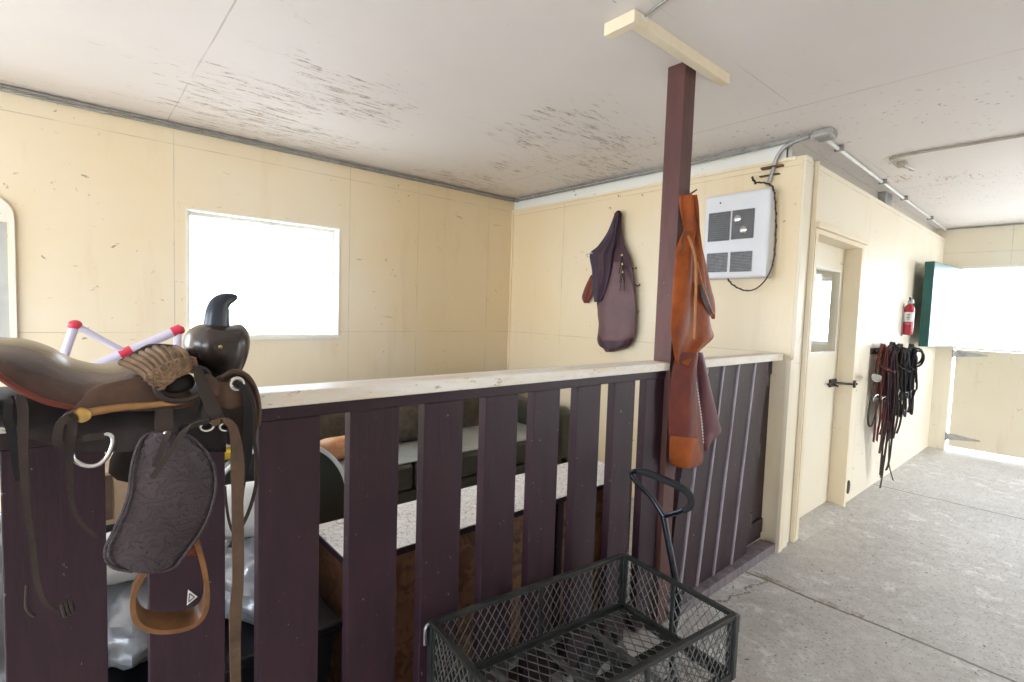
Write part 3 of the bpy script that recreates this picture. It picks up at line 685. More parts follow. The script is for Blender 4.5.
MB().tube([(3.37, -.08, H-.025), (3.372, .0, H-.035), (3.378, .06, H-.055), (3.384, .105, 2.49), (3.386, .125, 2.42), (3.386, .145, 2.35), (3.386, .155, 2.315)], .0125, 9).build('pipe', 'galvanised', hk, True)
MB().box((3.372, .07, 2.425), (3.406, .20, 2.437)).build('pipe_clamp', 'rust_metal', hk); MB().box((3.38, .09, 2.38), (3.406, .21, 2.387)).build('pipe_clamp', 'dark_metal', hk)

# ------------------------------------------------------------------ chaps
pc = thing('leather_chaps', (XC-.05, 1.35, 1.16), 'dark maroon leather chaps hanging on the cream wall left of the post', 'chaps')
xx = XC-.05
f1 = lambda u, v: -.035*sin(pi*u)*(.3+v) + .012*sin(u*9+v*4)
sheet([(213, 614.5, 621.5), (222, 612.5, 621.5), (232, 608, 622), (245, 599, 625), (254, 590, 629), (262, 591, 632), (285, 594, 635), (310, 597, 636), (322, 598.5, 635.8), (332, 598, 635), (340, 597.5, 633), (346, 600, 629), (349, 606, 622)], 'x', xx, f1, .010).build('chap_leg', 'maroon_leather', pc, True)
sheet([(216, 614, 619), (232, 607.5, 617), (246, 598, 615), (254, 589.8, 613), (270, 592, 611), (285, 592.5, 608), (300, 594, 603), (302, 595, 597)], 'x', xx-.035, lambda u, v: .012*sin(u*5), .008).build('upper_panel', 'dark_chap_leather', pc, True, label='darker maroon upper panel')
sheet([(275, 591, 594), (285, 586, 594), (293, 583, 593), (298, 582, 591), (303, 584, 588)], 'x', xx+.02, lambda u, v: .01*sin(u*6), .006).build('side_flap', 'chestnut_leather', pc, True, label='reddish brown side flap')
sheet([(262, 615, 621), (272, 611, 629), (284, 606, 633.5), (300, 599, 635.5), (312, 597.5, 636), (325, 599, 635.5), (335, 598.5, 634.5), (341, 600, 631)], 'x', xx-.004, lambda u, v: -.035*sin(pi*u)*(.85+.45*v) + .010*sin(u*9+2.2+v*1.4), .010).build('lower_panel', 'maroon_pale_leather', pc, True, label='paler mauve lower leg')
sheet([(343, 602, 628), (348, 603, 626), (352, 606, 612)], 'x', xx+.005, lambda u, v: .012*sin(u*14), .008).build('cuff', 'maroon_pale_leather', pc, True)
MB().ribbon([P(618, 222, 'x', xx-.01), P(616, 216, 'x', xx-.008), P(617, 212, 'x', xx), P(620, 212.5, 'x', xx), P(620.5, 218, 'x', xx)], .02, .006, (0, 1, 0)).build('hanging_loop', 'black_leather', pc)
MB().tube([P(593, 253, 'x', xx-.04), P(587, 254, 'x', xx-.04), P(588, 257, 'x', xx-.04)], .006, 7).build('buckle', 'steel', pc, True)
for i, (a_, b_) in enumerate(((622, 255), (622.6, 264), (622.6, 272))):
    MB().lathe([(.001, 0), (.010, 0), (.008, -.005), (.001, -.006)], P(a_, b_, 'x', xx-.052), 'x', 12).build('concho', 'brass', pc, True)
    for s_ in (-1, 1): MB().ribbon([P(a_, b_+1, 'x', xx-.056), P(a_+s_*1.5, b_+10, 'x', xx-.058), P(a_+s_*2.4-.5, b_+19, 'x', xx-.056)], .006, .003, (0, 1, 0)).build('tie_string', 'black_leather', pc)
for a_, b_ in ((632, 268), (635.5, 285)): MB().tube([P(a_, b_, 'x', xx), P(a_+3, b_+1, 'x', xx-.01), P(a_+4.5, b_-1, 'x', xx-.01)], .004, 6).build('tie_string', 'black_leather', pc, True)
MB().tube([(XC, 1.31, 2.275), (XC-.07, 1.31, 2.283)], .004, 6)
tag(MB().tube([P(618, 212, 'x', XC+.001), P(618, 212, 'x', XC-.075)], .004, 6, smooth=1).build('nail', 'dark_metal', None, True), 'nail in the cream wall holding the dark maroon chaps', 'nail')

rc = thing('leather_chaps', (2.25, -.05, .8), 'rust orange leather chaps hanging from a nail on the maroon post', 'chaps')
yy = -.045
def fold(u, v): return -.030*sin(pi*u)*(.4+.6*v) + .014*sin(u*11+v*5)
sheet([(195, 680.5, 694), (205, 681, 695.5), (218, 684, 696), (230, 686, 696.5), (236, 684, 697.5), (250, 679, 700.5), (270, 676.5, 703.5), (290, 674.5, 707), (312, 672.5, 711), (328, 670.5, 714), (337, 670.5, 716), (345, 671, 708), (355, 672, 695), (362, 674, 684), (367, 679, 681)], 'y', yy, fold, .008, 18).build('upper_leg', 'rust_suede', rc, True)
sheet([(237, 696, 698), (250, 697.5, 702), (270, 700, 707), (288, 703, 711), (302, 706, 714.6), (314, 710, 714.5), (319, 712, 713)], 'y', yy-.015, lambda u, v: -.010*sin(pi*u), .006, 8).build('side_flap', 'rust_suede', rc, True)
sheet([(284, 700, 703), (290, 700.5, 708), (300, 702.5, 711), (310, 707, 712.5), (316, 710, 711.5)], 'y', yy-.038, lambda u, v: .0, .003, 6).build('fold_shade', 'dark_chap_leather', rc, True, label='dark sheet for the shade in the fold')  # dark sheet laid over the leg, painted as shade inside the fold
MB().ribbon([P(688, 236, 'y', yy-.045), P(695, 256, 'y', yy-.047), P(696, 285, 'y', yy-.050), P(695, 315, 'y', yy-.052), P(694, 339, 'y', yy-.050)], [.012, .014, .014, .014, .010], .006, (1, 0, 0)).build('edge_strap', 'rust_suede_edge', rc)
MB().ribbon([P(697, 262, 'y', yy-.044), P(703, 285, 'y', yy-.046), P(710, 306, 'y', yy-.046), P(714, 314, 'y', yy-.04)], .008, .005, (1, 0, 0)).build('edge_strap', 'rust_suede_edge', rc)
MB().tube([P(686, 232, 'y', yy-.03), P(682, 240, 'y', yy-.038), P(684, 247, 'y', yy-.036), P(681, 252, 'y', yy-.03)], .004, 6).build('tie_string', 'strap_tan', rc, True)
sheet([(352, 693, 702.5), (370, 697, 706), (395, 700, 712), (420, 702, 718.5), (431, 703, 721), (437, 703, 716), (444, 702, 708), (450, 702, 705)], 'y', yy+.004, lambda u, v: -.018*sin(pi*u), .008, 10).build('plum_leg', 'plum_leather', rc, True, label='plum coloured leg panel')
sheet([(352, 678, 697), (366, 674, 697), (385, 671.5, 698.5), (405, 670.5, 700.5), (430, 670.5, 702.5), (450, 671, 702), (462, 671, 700.5), (466.5, 674, 694)], 'y', yy-.008, lambda u, v: -.032*sin(pi*u)+.010*sin(u*8+v*3), .008, 16).build('lower_leg', 'chestnut_leather', rc, True)
sheet([(436, 672, 700.8), (448, 671.2, 701), (460, 671.4, 700), (466.6, 675, 694)], 'y', yy-.017, lambda u, v: -.032*sin(pi*u)+.010*sin(u*8+.8+v*2.), .006, 16).build('knee_patch', 'rust_suede', rc, True)
st = MB()
for i in range(26):
    t = i/25; p = P(692.5+10.5*t+1.5*sin(t*3), 364+77*t, 'y', yy-.034); q = P(692.9+10.5*t+1.5*sin(t*3), 366+77*t, 'y', yy-.036); st.bar(p, q, .005, .003, (0, 1, 0))
st.build('stitching', 'white_piping', rc)
tag(MB().tube([P(686, 196, 'y', .056), P(691, 193.5, 'y', -.03), P(697, 189.5, 'y', -.055)], .0035, 6).build('nail', 'dark_metal', None, True), 'bent nail in the maroon post holding the rust orange chaps', 'nail')

# ------------------------------------------------------------------ western saddle astride the partition
sd = thing('western_saddle', (.12, .06, 1.27), 'brown western saddle with tooled fender and stirrup, astride the partition cap', 'saddle')
YS = .035
def arch(tops, bots, w0, yb, th=.012, n=9, lift=1.0):
    """saddle-shaped shell: tops on the centre plane, bots on the near plane y = yb, mirrored to the far side"""
    out = []; M = len(tops)
    for (a, b) in zip(tops, bots):
        T = a if isinstance(a, Vector) else P(*a, 'y', YS); B = b if isinstance(b, Vector) else P(*b, 'y', yb)
        ring = []
        for inner in (0, 1):
            prof = []
            for i in range(n+1):
                t = i/n*pi/2; s_, c_ = sin(t), 1-cos(t)
                y = YS + (yb-YS)*s_**w0; z = T.z + (B.z-T.z)*c_**lift; x = T.x + (B.x-T.x)*(i/n)
                p = Vector((x, y, z))
                if inner: p += Vector((0, (YS-y)/abs(YS-yb)*th, -th*(1-i/n)))
                prof.append(p)
            far = [Vector((p.x*1.0, 2*YS-p.y, p.z)) for p in prof[1:]]
            full = far[::-1] + prof
            ring += full if not inner else full[::-1]
        out.append(ring)
    mb = MB(); return mb.loft(out)
V3 = Vector
# skirt (lower shell)
tops = [V3((-.38, YS, 1.272)), V3((-.26, YS, 1.282))] + [V3((x, YS, 1.284)) for x in (-.18, -.12, -.06, .01, .08, .14, .18, .22, .25, .27)]
bots = [V3((-.40, -.16, 1.26)), V3((-.28, -.16, 1.225)), V3((-.18, -.16, 1.225)), (2, 427), (30, 439), (60, 447.5), (89, 452), (129, 452), (165, 440), (200, 438), (235, 444), (256, 432)]
arch(tops, bots, .75, -.165, .014).build('skirt', 'skirt_leather', sd, True)
# rounded front of the skirt with its pale rolled edge
fc = [P(x, y, 'y', -.15) for x, y in ((212, 380), (232, 372), (246, 376), (255, 390), (259, 408), (258, 425), (252, 440), (238, 446), (215, 440), (200, 425), (200, 400))]
MB().inflate(fc, 'y', -.030, .03, 4, power=.4).build('front_jockey', 'dark_leather', sd, True)
MB().tube([P(x, y, 'y', -.165) for x, y in ((222, 378), (234, 371.5), (247, 376), (255.5, 390), (259, 408), (257.5, 426))], .0055, 7).build('rolled_edge', 'brown_leather', sd, True)
sheet([(382, 208, 236), (392, 206, 246), (400, 206, 250), (406, 212, 244), (409, 220, 236)], 'y', -.178, lambda u, v: -.006*sin(pi*u), .008).build('fork_cover', 'brown_leather', sd, True)
# seat
tops = [V3((-.37, YS, 1.29)), V3((-.33, YS, 1.35)), V3((-.27, YS, 1.40)), V3((-.20, YS, 1.402)), V3((-.15, YS, 1.396)), (1, 338.5), (20, 338), (35, 341.5), (50, 346.5), (62, 353), (72, 359), (84, 362), (98, 365.5), (112, 365.5), (128, 361), (148, 354), (168, 350), (190, 346)]
bots = [V3((-.37, -.10, 1.27)), V3((-.34, -.12, 1.275)), V3((-.29, -.13, 1.28)), V3((-.23, -.14, 1.30)), V3((-.165, -.145, 1.325)), (-8, 372), (6, 381), (22, 391), (38, 399), (50, 403.5), (62, 406), (72, 407.5), (84, 407), (98, 405), (118, 402), (140, 400), (165, 398), (190, 396)]
arch(tops, bots, .9, -.155, .016, 12, .95).build('seat', 'seat_leather', sd, True, subsurf=1)
# seat jockey with tan edge
sheet([(378, 140, 176), (384, 104, 184), (392, 88, 190), (400, 82, 196), (407, 74, 192), (411, 70, 150)], 'y', -.170, lambda u, v: .010*(1-v)-.004*sin(pi*u), .010, 16).build('side_jockey', 'brown_leather', sd, True)
MB().tube([P(x, y, 'y', -.178) for x, y in ((76, 413), (86, 413), (100, 410.5), (125, 407), (150, 405), (175, 402.5), (193, 399), (200, 395))], [.004, .007, .007, .006, .006, .006, .005, .004], 8).build('rolled_edge', 'tan_edge_leather', sd, True, label='tan rolled edge')
MB().tube([P(x, y, 'y', -.168) for x, y in ((-8, 371), (10, 384), (28, 394), (44, 401), (60, 405), (76, 408))], .005, 7).build('seat_binding', 'chestnut_leather', sd, True)
MB().lathe([(.001, 0), (.013, 0), (.012, -.006), (.004, -.009), (.001, -.009)], P(82, 415, 'y', -.180), 'y', 16).build('concho', 'brass', sd, True)
MB().inflate([P(x, y, 'y', -.172) for x, y in ((62, 418), (68, 411), (80, 408), (89, 411), (88, 418), (78, 421), (70, 424))], 'y', -.010, .006, 3).build('rosette', 'strap_tan', sd, True)
# fork and horn
fk = [P(x, y, 'y', .03) for x, y in ((204.4, 323.8), (194, 328.5), (187.5, 337), (186, 347), (189, 359), (195, 368), (204, 376), (214, 381), (227, 380), (237, 374), (243, 363), (247, 350), (248, 337), (245, 328), (239, 323.5), (230, 325), (217, 324))]
MB().inflate(fk, 'y', -.085, .16, 8, power=.38).build('fork', 'fork_leather', sd, True)
MB().tube([P(x, y, 'y', YS-.01) for x, y in ((216, 336), (216.5, 322), (217.5, 312), (220, 304.5), (225.5, 300), (232, 298), (237, 297))], [.030, .0265, .0245, .0215, .0170, .0110, .0055], 14, smooth=5).build('horn', 'horn_leather', sd, True)
tg = P(222, 347.5, 'y', -.1); MB().lathe([(.001, 0), (.004, 0), (.003, -.004), (.001, -.005)], tg+V3((0, .015, 0)), 'y', 8).build('tack', 'brass', sd, True)
# braided cord bundle and band
def c2(x, y, yv): return P(120+x/4.264, 280+y/4.264, 'y', yv)
for (a_, b_) in (((5, 352), (135, 425)), ((32, 338), (150, 408)), ((62, 326), (165, 398)), ((92, 312), (186, 386)), ((120, 300), (205, 374)), ((150, 290), (222, 362)), ((182, 290), (242, 352)), ((212, 296), (262, 347)), ((235, 288), (290, 342))):
    mid = c2((a_[0]+b_[0])/2+4, (a_[1]+b_[1])/2-9, -.155)
    MB().tube([c2(*a_, -.10), mid, c2(*b_, -.175)], .0062, 7, smooth=4).build('cord', 'rope_leather', sd, True)
MB().tube([c2(5, 352, -.10), c2(60, 322, -.08), c2(120, 288, -.07), c2(165, 283, -.08), c2(230, 288, -.09)], .006, 7).build('cord', 'dark_leather', sd, True)
bd = MB(); 
for k in range(3):
    L = [c2(118+k*20, 425+k*16, -.178), c2(175+k*10, 385+k*20, -.186), c2(240+k*4, 355+k*17, -.186), c2(305+k*4, 345+k*14, -.180)]
    bd.tube(L, .0085, 8, smooth=4)
    cp, _ = curve(L, [0]*4, 12, False)
    bd.tube([p+V3((.0075*cos(i*1.1), -.006, .0075*sin(i*1.1))) for i, p in enumerate(cp)], .0035, 5, smooth=1)
bd.build('braided_band', 'rope_leather', sd, True)
MB().inflate([c2(x, y, -.172) for x, y in ((190, 470), (200, 430), (240, 405), (295, 400), (320, 425), (310, 460), (260, 480), (220, 482))], 'y', -.010, .01, 3).build('band_opening_shade', 'black_leather', sd, True)  # black bulge drawn as the shade inside the opening
MB().tube([c2(x, y, -.183) for x, y in ((150, 455), (170, 490), (215, 512), (275, 512), (335, 490), (368, 450), (378, 415), (362, 385), (325, 378))], .0065, 7).build('binding_strap', 'dark_leather', sd, True)
MB().ribbon([P(x, y, 'y', -.192) for x, y in ((197, 366), (200, 378), (206, 392), (213, 408), (220, 422))], [.012, .018, .022, .024, .018], .006, (1, 0, .3)).build('latigo_tie', 'dark_leather', sd)
MB().ribbon([P(x, y, 'y', -.190) for x, y in ((197, 383), (206, 378), (214, 384), (213, 395))], .016, .006, (.3, 0, 1)).build('latigo_tie', 'brown_leather', sd)
# fender leather, keeper strap, tie strings
MB().ribbon([P(164, 408, 'y', -.175), P(164, 422, 'y', -.188), P(165, 438, 'y', -.198)], .028, .007, (1, 0, 0)).build('fender_strap', 'dark_leather', sd)
fend = [(431, 153, 172), (434, 146, 186), (440, 140, 196), (452, 134.5, 207.5), (465, 131, 214.5), (477, 129.5, 217), (491, 128, 216.5), (503, 125, 214), (515, 120, 210.5), (525, 115.5, 206), (535, 110.5, 200), (545, 105.5, 193), (553, 103.7, 187), (560, 105, 182), (566, 110, 177), (569.5, 118, 170), (571.5, 132, 160)]
sheet(fend, 'y', -.212, lambda u, v: -.014*sin(pi*u)+.006*v, .010, 20, 3).build('fender', 'fender_leather', sd, True, label='tooled grey brown fender')
eL = [P(r_[1]+1, r_[0], 'y', -.220) for r_ in fend[1:]]; eR = [P(r_[2]-1, r_[0], 'y', -.220) for r_ in fend[1:]]
for e in (eL, eR): MB().tube(e, .0028, 6, smooth=2).build('fender_edge', 'fender_leather', sd, True)
for pts_ in ([(209, 421), (193, 425), (182, 434), (173.6, 447), (162.6, 463), (152.7, 478)], [(171, 432), (165, 440), (160, 454), (154, 467)]):
    MB().ribbon([P(x, y, 'y', -.240-.004*i) for i, (x, y) in enumerate(pts_)], .009, .004, (1, 0, .6)).build('tie_string', 'dark_leather', sd)
for x, y in ((165.5, 433), (166, 440)): MB().lathe([(.001, 0), (.004, 0), (.003, -.003), (.001, -.004)], P(x, y, 'y', -.232), 'y', 10).build('rivet', 'steel', sd, True)
# front rigging plate with two small rings
sheet([(424, 182, 224), (430, 178, 226), (440, 190, 226), (452, 204, 226)], 'y', -.190, None, .008, 8).build('rigging_plate', 'black_leather', sd, True)
for x in (207, 226): MB().torus(P(x, 426.5, 'y', -.200), .009, .0028, (0, 1, 0), 14, 6, 1.2, .9).build('rigging_ring', 'steel', sd, True)
# front concho and hanging straps
MB().torus(P(237, 384, 'y', -.188), .011, .004, (0, 1, 0), 16, 7).build('concho_ring', 'steel', sd, True)
MB().ribbon([P(x, y, 'y', -.196) for x, y in ((237, 384), (243, 388), (247, 402), (248, 425), (247.5, 450), (245, 468), (242, 490), (241, 512))], [.010, .012, .014, .017, .018, .014, .008, .006], .004, (1, 0, 0)).build('saddle_string', 'black_leather', sd)
MB().ribbon([P(x, y, 'y', -.19) for x, y in ((240, 383), (249, 392), (254, 412), (254, 440), (257, 462), (256, 485), (250, 508), (241, 528), (230, 547))], .0065, .003, (1, 0, .3)).build('saddle_string', 'dark_leather', sd)
MB().tube([P(x, y, 'y', -.205) for x, y in ((225, 486), (227, 510), (231, 528), (236, 534), (241, 530))], .0025, 6).build('saddle_string', 'dark_leather', sd, True)
MB().ribbon([P(x, y, 'y', -.215) for x, y in ((212, 424), (224, 420.5), (232, 426), (236, 442), (237.5, 465), (237.5, 500), (238, 540), (238, 580), (235.5, 612), (235, 645), (236, 700))], [.010, .012, .014, .018, .024, .020, .021, .020, .022, .019, .018], .005, (1, 0, 0)).build('latigo_strap', 'strap_tan', sd, label='long tan hanging strap')
# rear rigging: D ring, straps
MB().tube([P(x, y, 'y', -.188) for x, y in ((71.5, 452), (74, 459), (81, 464), (90, 466), (99, 464), (106, 458), (111, 449), (113, 440), (110, 434.5), (104, 434))], .0042, 8).build('rigging_dee', 'steel', sd, True, label='bright metal half ring')
MB().ribbon([P(72, 440, 'y', -.186), P(90, 437, 'y', -.190), P(106, 435, 'y', -.188)], .012, .006, (0, 0, 1)).build('dee_strap', 'dark_leather', sd)
MB().ribbon([P(x, y, 'y', -.186) for x, y in ((8, 402), (8, 418), (13, 440), (17, 465), (20, 480))], .011, .005, (1, 0, 0)).build('saddle_string', 'black_leather', sd)
MB().ribbon([P(x, y, 'y', -.200) for x, y in ((10, 400), (19, 399), (23, 410), (23, 440), (24, 470), (27, 505), (32, 540), (34, 560), (38, 585), (46, 604), (60, 613))], [.012, .014, .013, .012, .010, .009, .008, .008, .007, .006, .006], .004, (1, 0, 0)).build('saddle_string', 'dark_leather', sd)
MB().tube([P(x, y, 'y', -.190) for x, y in ((27, 585), (26, 605), (30, 613), (35, 616))], .0025, 6).build('saddle_string', 'dark_leather', sd, True)
for k in range(3): MB().torus(P(64+k*4, 610-k*2, 'y', -.198), .010, .003, (1, 0, .2), 12, 6).build('string_knot', 'dark_leather', sd, True)
MB().ribbon([P(x, y, 'y', -.198) for x, y in ((70, 416), (60, 424), (57, 440), (60, 448))], .012, .004, (1, 0, .2)).build('saddle_string', 'dark_leather', sd)
MB().ribbon([P(x, y, 'y', -.194) for x, y in ((68, 414), (72, 424), (70, 445), (70, 470), (71, 495), (76, 515), (86, 528), (97, 537))], [.014, .014, .012, .009, .007, .006, .006, .005], .004, (1, 0, 0)).build('saddle_string', 'dark_leather', sd)
# stirrup
stp = [(189, 536), (195, 539), (200, 552), (204, 568), (206.5, 584), (206.5, 598), (202, 610), (192, 618), (175, 622.5), (155, 622.5), (140, 617), (134, 606), (134, 592), (139, 580), (147, 568), (158, 556), (174, 544)]
ws = [.030, .026, .026, .030, .034, .040, .046, .052, .054, .054, .050, .042, .034, .028, .026, .028, .030]
MB().ribbon([P(x, y, 'y', -.190) for x, y in stp], ws, .0085, (.12, 1, .10), True, 3).build('stirrup', 'stirrup_leather', sd, True, label='orange brown leather stirrup')
MB().inflate([P(x, y, 'y', -.190) for x, y in ((184, 548), (197, 542), (199, 553), (192, 556), (183, 555))], 'y', -.012, .012, 3).build('stirrup_leather', 'chestnut_leather', sd, True)
# folded blanket under the saddle is not shown; far fender balances the near one
ff = MB(); ff.inflate([V3((x, .31, z)) for x, z in ((.10, 1.25), (.22, 1.25), (.29, 1.16), (.26, 1.05), (.15, .99), (.07, 1.03), (.10, 1.14))], 'y', -.008, .008, 2, power=.3)
ff.build('fender', 'dark_leather', sd, True)

# ------------------------------------------------------------------ garden cart
CA = radians(-6.2); CO = Vector((.808, -.046, 0)); ex = Vector((cos(CA), sin(CA), 0)); ey = Vector((-sin(CA), cos(CA), 0))
CL, CW = .822, .466
def K(a, b, z): return CO + ex*a - ey*b + Vector((0, 0, z))       # a along the length, b towards the camera
cart = thing('mesh_garden_cart', K(CL/2, CW/2, 0), 'dark steel mesh garden cart parked against the maroon partition', 'cart')
ZT, ZF = .53, .325
def wires(p0, u, v, lu, lv, pitch, slope, r=.0012):
    """expanded diamond mesh clipped to a lu x lv rectangle"""
    mb = MB(); u = Vector(u); v = Vector(v)
    for sgn in (1, -1):
        c_ = -lv*slope - pitch
        while c_ < lu + lv*slope + pitch:
            # line: a = c + sgn*slope*b  for b in 0..lv
            def A(b): return c_ + (sgn*slope*b if sgn > 0 else slope*(b))*1 if sgn > 0 else c_ + lv*slope*0 - slope*b + lv*slope*0
            b0, b1 = 0.0, lv
            k = slope*sgn
            lo, hi = sorted(((0-c_)/k, (lu-c_)/k)); b0 = max(b0, lo); b1 = min(b1, hi)
            if b1 - b0 > 1e-3:
                P0 = p0 + u*(c_+k*b0) + v*b0; P1 = p0 + u*(c_+k*b1) + v*b1
                mb.bar(P0, P1, r*2, r*2, u.cross(v))
            c_ += pitch
    return mb
def side(name, p, q, label=None):
    """hinged mesh side between the top corners p and q"""
    d = (q-p).normalized(); L = (q-p).length
    f = MB(); z1 = Vector((0, 0, ZF+.015-ZT))
    f.bar(p, q, .017, .015); f.bar(p+z1, q+z1, .014, .014)
    for t in (0.012, L/2, L-.012): f.bar(p+d*t, p+d*t+z1, .018 if t != L/2 else .014, .010, d.cross(Vector((0,0,1))))
    o = f.build(name, 'cart_steel', cart, bevel=.002)
    wires(p, d, Vector((0, 0, -1)), L, ZT-ZF-.015, .030, .62).build('mesh_wire', 'mesh_steel', o)
    return o
T = [K(0, 0, ZT), K(CL, 0, ZT), K(CL, CW, ZT), K(0, CW, ZT)]
for i in range(4): side('side_panel', T[i], T[(i+1) % 4])
for a_, b_ in ((0, 0), (CL, 0), (CL, CW), (0, CW)):
    MB().bar(K(a_, b_, ZF), K(a_, b_, ZT+.006), .022, .022).build('corner_post', 'cart_steel', cart, bevel=.002)
    sx = 1 if a_ > 0 else -1; MB().tube([K(a_+.012*sx, b_, ZT), K(a_+.024*sx, b_, ZT-.01), K(a_+.024*sx, b_, ZT-.06)], .005, 7).build('latch_pin', 'dull_steel', cart, True)
fl = MB(); fl.bar(K(0, .01, ZF), K(CL, .01, ZF), .03, .02); fl.bar(K(0, CW-.01, ZF), K(CL, CW-.01, ZF), .03, .02); fl.bar(K(.01, 0, ZF), K(.01, CW, ZF), .03, .02); fl.bar(K(CL-.01, 0, ZF), K(CL-.01, CW, ZF), .03, .02)
fo_ = fl.build('deck_frame', 'cart_steel', cart, bevel=.002)
wires(K(0, 0, ZF+.008), ex, -ey, CL, CW, .040, .62, .0013).build('mesh_wire', 'mesh_steel', fo_)
un = MB()
for a_ in (CL*.25, CL*.5, CL*.75): MB().bar(K(a_, 0, ZF-.004), K(a_, CW, ZF-.004), .022, .010).build('cross_bar', 'mesh_steel', cart)
un.bar(K(.05, CW/2, ZF-.03), K(CL+.02, CW/2, ZF-.03), .03, .03)
for a_ in (.14, CL-.14):
    for b_ in (.10, CW-.10): un.bar(K(a_, b_, ZF-.01), K(a_, b_+.0, .15), .024, .012)
    un.bar(K(a_, .10, .16), K(a_, CW-.10, .16), .03, .02)
un.build('undercarriage', 'cart_steel', cart)
for a_ in (.14, CL-.14):
    MB().tube([K(a_, .0+.02, .13), K(a_, CW-.02, .13)], .009, 8).build('axle', 'dull_steel', cart, True)
    for b_ in (.045, CW-.045):
        c_ = K(a_, b_, .13); n_ = ey
        mb = MB(); rings = []
        prof = [(.060, -.022), (.098, -.034), (.120, -.028), (.130, -.012), (.130, .012), (.120, .028), (.098, .034), (.060, .022)]
        for k in range(32):
            t = 2*pi*k/32; e = ex*cos(t)+Vector((0, 0, 1))*sin(t); rings.append([c_ + e*(r_*(1 if j not in (3, 4) or k % 2 else .975)) + n_*h for j, (r_, h) in enumerate(prof)])
        mb.loft(rings, False, True); w_ = mb.build('wheel', 'rubber', cart, True)
        hb_ = MB(); hb_.loft([[c_ + (ex*cos(2*pi*k/20)+Vector((0,0,1))*sin(2*pi*k/20))*r_ + n_*h for k in range(20)] for r_, h in ((.012, -.030), (.022, -.028), (.024, -.012), (.060, -.010), (.064, 0), (.060, .010), (.024, .012), (.022, .028), (.012, .030))])
        hb_.build('hub', 'dull_steel', w_, True)
# pull handle standing at the front end
XH = 1.72
hp = lambda x, y, dx=0: P(x, y, 'x', XH+dx)
hd = [K(CL-.02, CW/2, .16), K(CL+.05, CW/2-.02, .16), hp(671, 640), hp(676, 618), hp(678.5, 600), hp(675, 577), hp(669, 545), hp(663.5, 516)]
MB().tube(hd, .0125, 9, smooth=4).build('handle_shaft', 'handle_steel', cart, True)
MB().tube([hp(663.5, 516), hp(652, 498), hp(640, 486), hp(632, 476), hp(633, 472), hp(640, 470.5)], .0105, 9, smooth=4).build('handle_loop', 'handle_steel', cart, True)
MB().tube([hp(638, 471), hp(650, 474), hp(665, 480), hp(680, 487), hp(688, 493), hp(691.5, 501), hp(689, 507.5), hp(684, 510)], [.0125, .0145, .0145, .0145, .014, .0135, .013, .011], 10, smooth=4).build('hand_grip', 'foam_grip', cart, True)
MB().tube([hp(684, 510), hp(674, 513.5), hp(664, 516)], .0095, 9, smooth=4).build('handle_loop', 'handle_steel', cart, True)

# ------------------------------------------------------------------ extinguisher and bridles on the aisle wall
fe = thing('fire_extinguisher', (6.10, -.12, 1.36), 'small red fire extinguisher on the aisle wall beside the green half door', 'fire extinguisher')
fx, fy = 6.10, -.092
c_ = Vector((fx, fy, 1.36))
MB().lathe([(.001, 0), (.037, 0), (.041, .012), (.041, .245), (.034, .275), (.018, .292), (.016, .30), (.001, .30)], c_, 'z', 20).build('bottle', 'red_enamel', fe, True)
lb = MB(); lb.lathe([(.0412, .125), (.0420, .127), (.0420, .215), (.0412, .217)], c_, 'z', 20); lb.build('label_band', 'label_white', fe, True)
for z, wv in ((.195, .030), (.18, .024), (.165, .030), (.15, .02)):
    MB().box((fx-.0445, fy-wv/2-.004, c_.z+z-.003), (fx-.0415, fy+wv/2-.004, c_.z+z+.003)).build('label_text', 'label_ink', fe)
MB().box((fx-.02, fy-.016, 1.655), (fx+.02, fy+.016, 1.69)).build('valve', 'dull_steel', fe, bevel=.004)
MB().bar((fx+.015, fy, 1.685), (fx-.07, fy-.01, 1.715), .018, .006).build('lever', 'dull_steel', fe); MB().bar((fx+.015, fy, 1.670), (fx-.06, fy-.01, 1.665), .018, .006).build('carry_handle', 'dull_steel', fe)
MB().lathe([(.001, 0), (.020, 0), (.020, -.01), (.001, -.012)], (fx+.012, fy-.016, 1.68), 'y', 14).build('gauge', 'label_white', fe, True)
MB().torus(c_+V3((0, 0, .105)), .043, .004, (0, 0, 1), 20, 6).build('strap_band', 'dull_steel', fe, True)
MB().box((fx-.02, fy+.040, 1.345), (fx+.02, YA, 1.66)).build('wall_bracket', 'dull_steel', fe)

random.seed(11)
bl_labels = [
 ('chestnut bridle with a silver tooled browband, leftmost and uppermost in the hanging tack', 'chestnut_leather', 5.19, 'steel'),
 ('black leather bridle looped over the middle of the tack cluster on the aisle wall', 'black_leather', 5.41, 'steel'),
 ('dark brown bridle whose reins hang lowest, almost to the floor', 'dark_leather', 5.31, 'steel'),
 ('black bridle with wide round cheek loops at the right edge of the tack cluster', 'black_leather', 5.95, 'dull_steel'),
 ('teal webbing halter showing between the dark bridles in the tack cluster', 'teal_strap', 5.75, 'steel'),
 ('blue webbing halter hanging right of the teal halter in the tack cluster', 'blue_strap', 5.89, 'steel'),
 ('dark maroon headstall hanging with the long straps left of centre in the tack cluster', 'maroon_leather', 5.25, 'dull_steel'),
 ('plain dark brown bridle with narrow straps in the thick middle of the tack cluster', 'dark_leather', 5.50, 'steel'),
 ('black bridle with a doubled noseband just left of the teal halter', 'black_leather', 5.62, 'dull_steel'),
 ('chestnut headstall half hidden under the black bridles in mid cluster', 'chestnut_leather', 5.34, 'steel'),
 ('short black headstall at the upper right of the tack cluster below the extinguisher', 'black_leather', 6.01, 'dull_steel')]
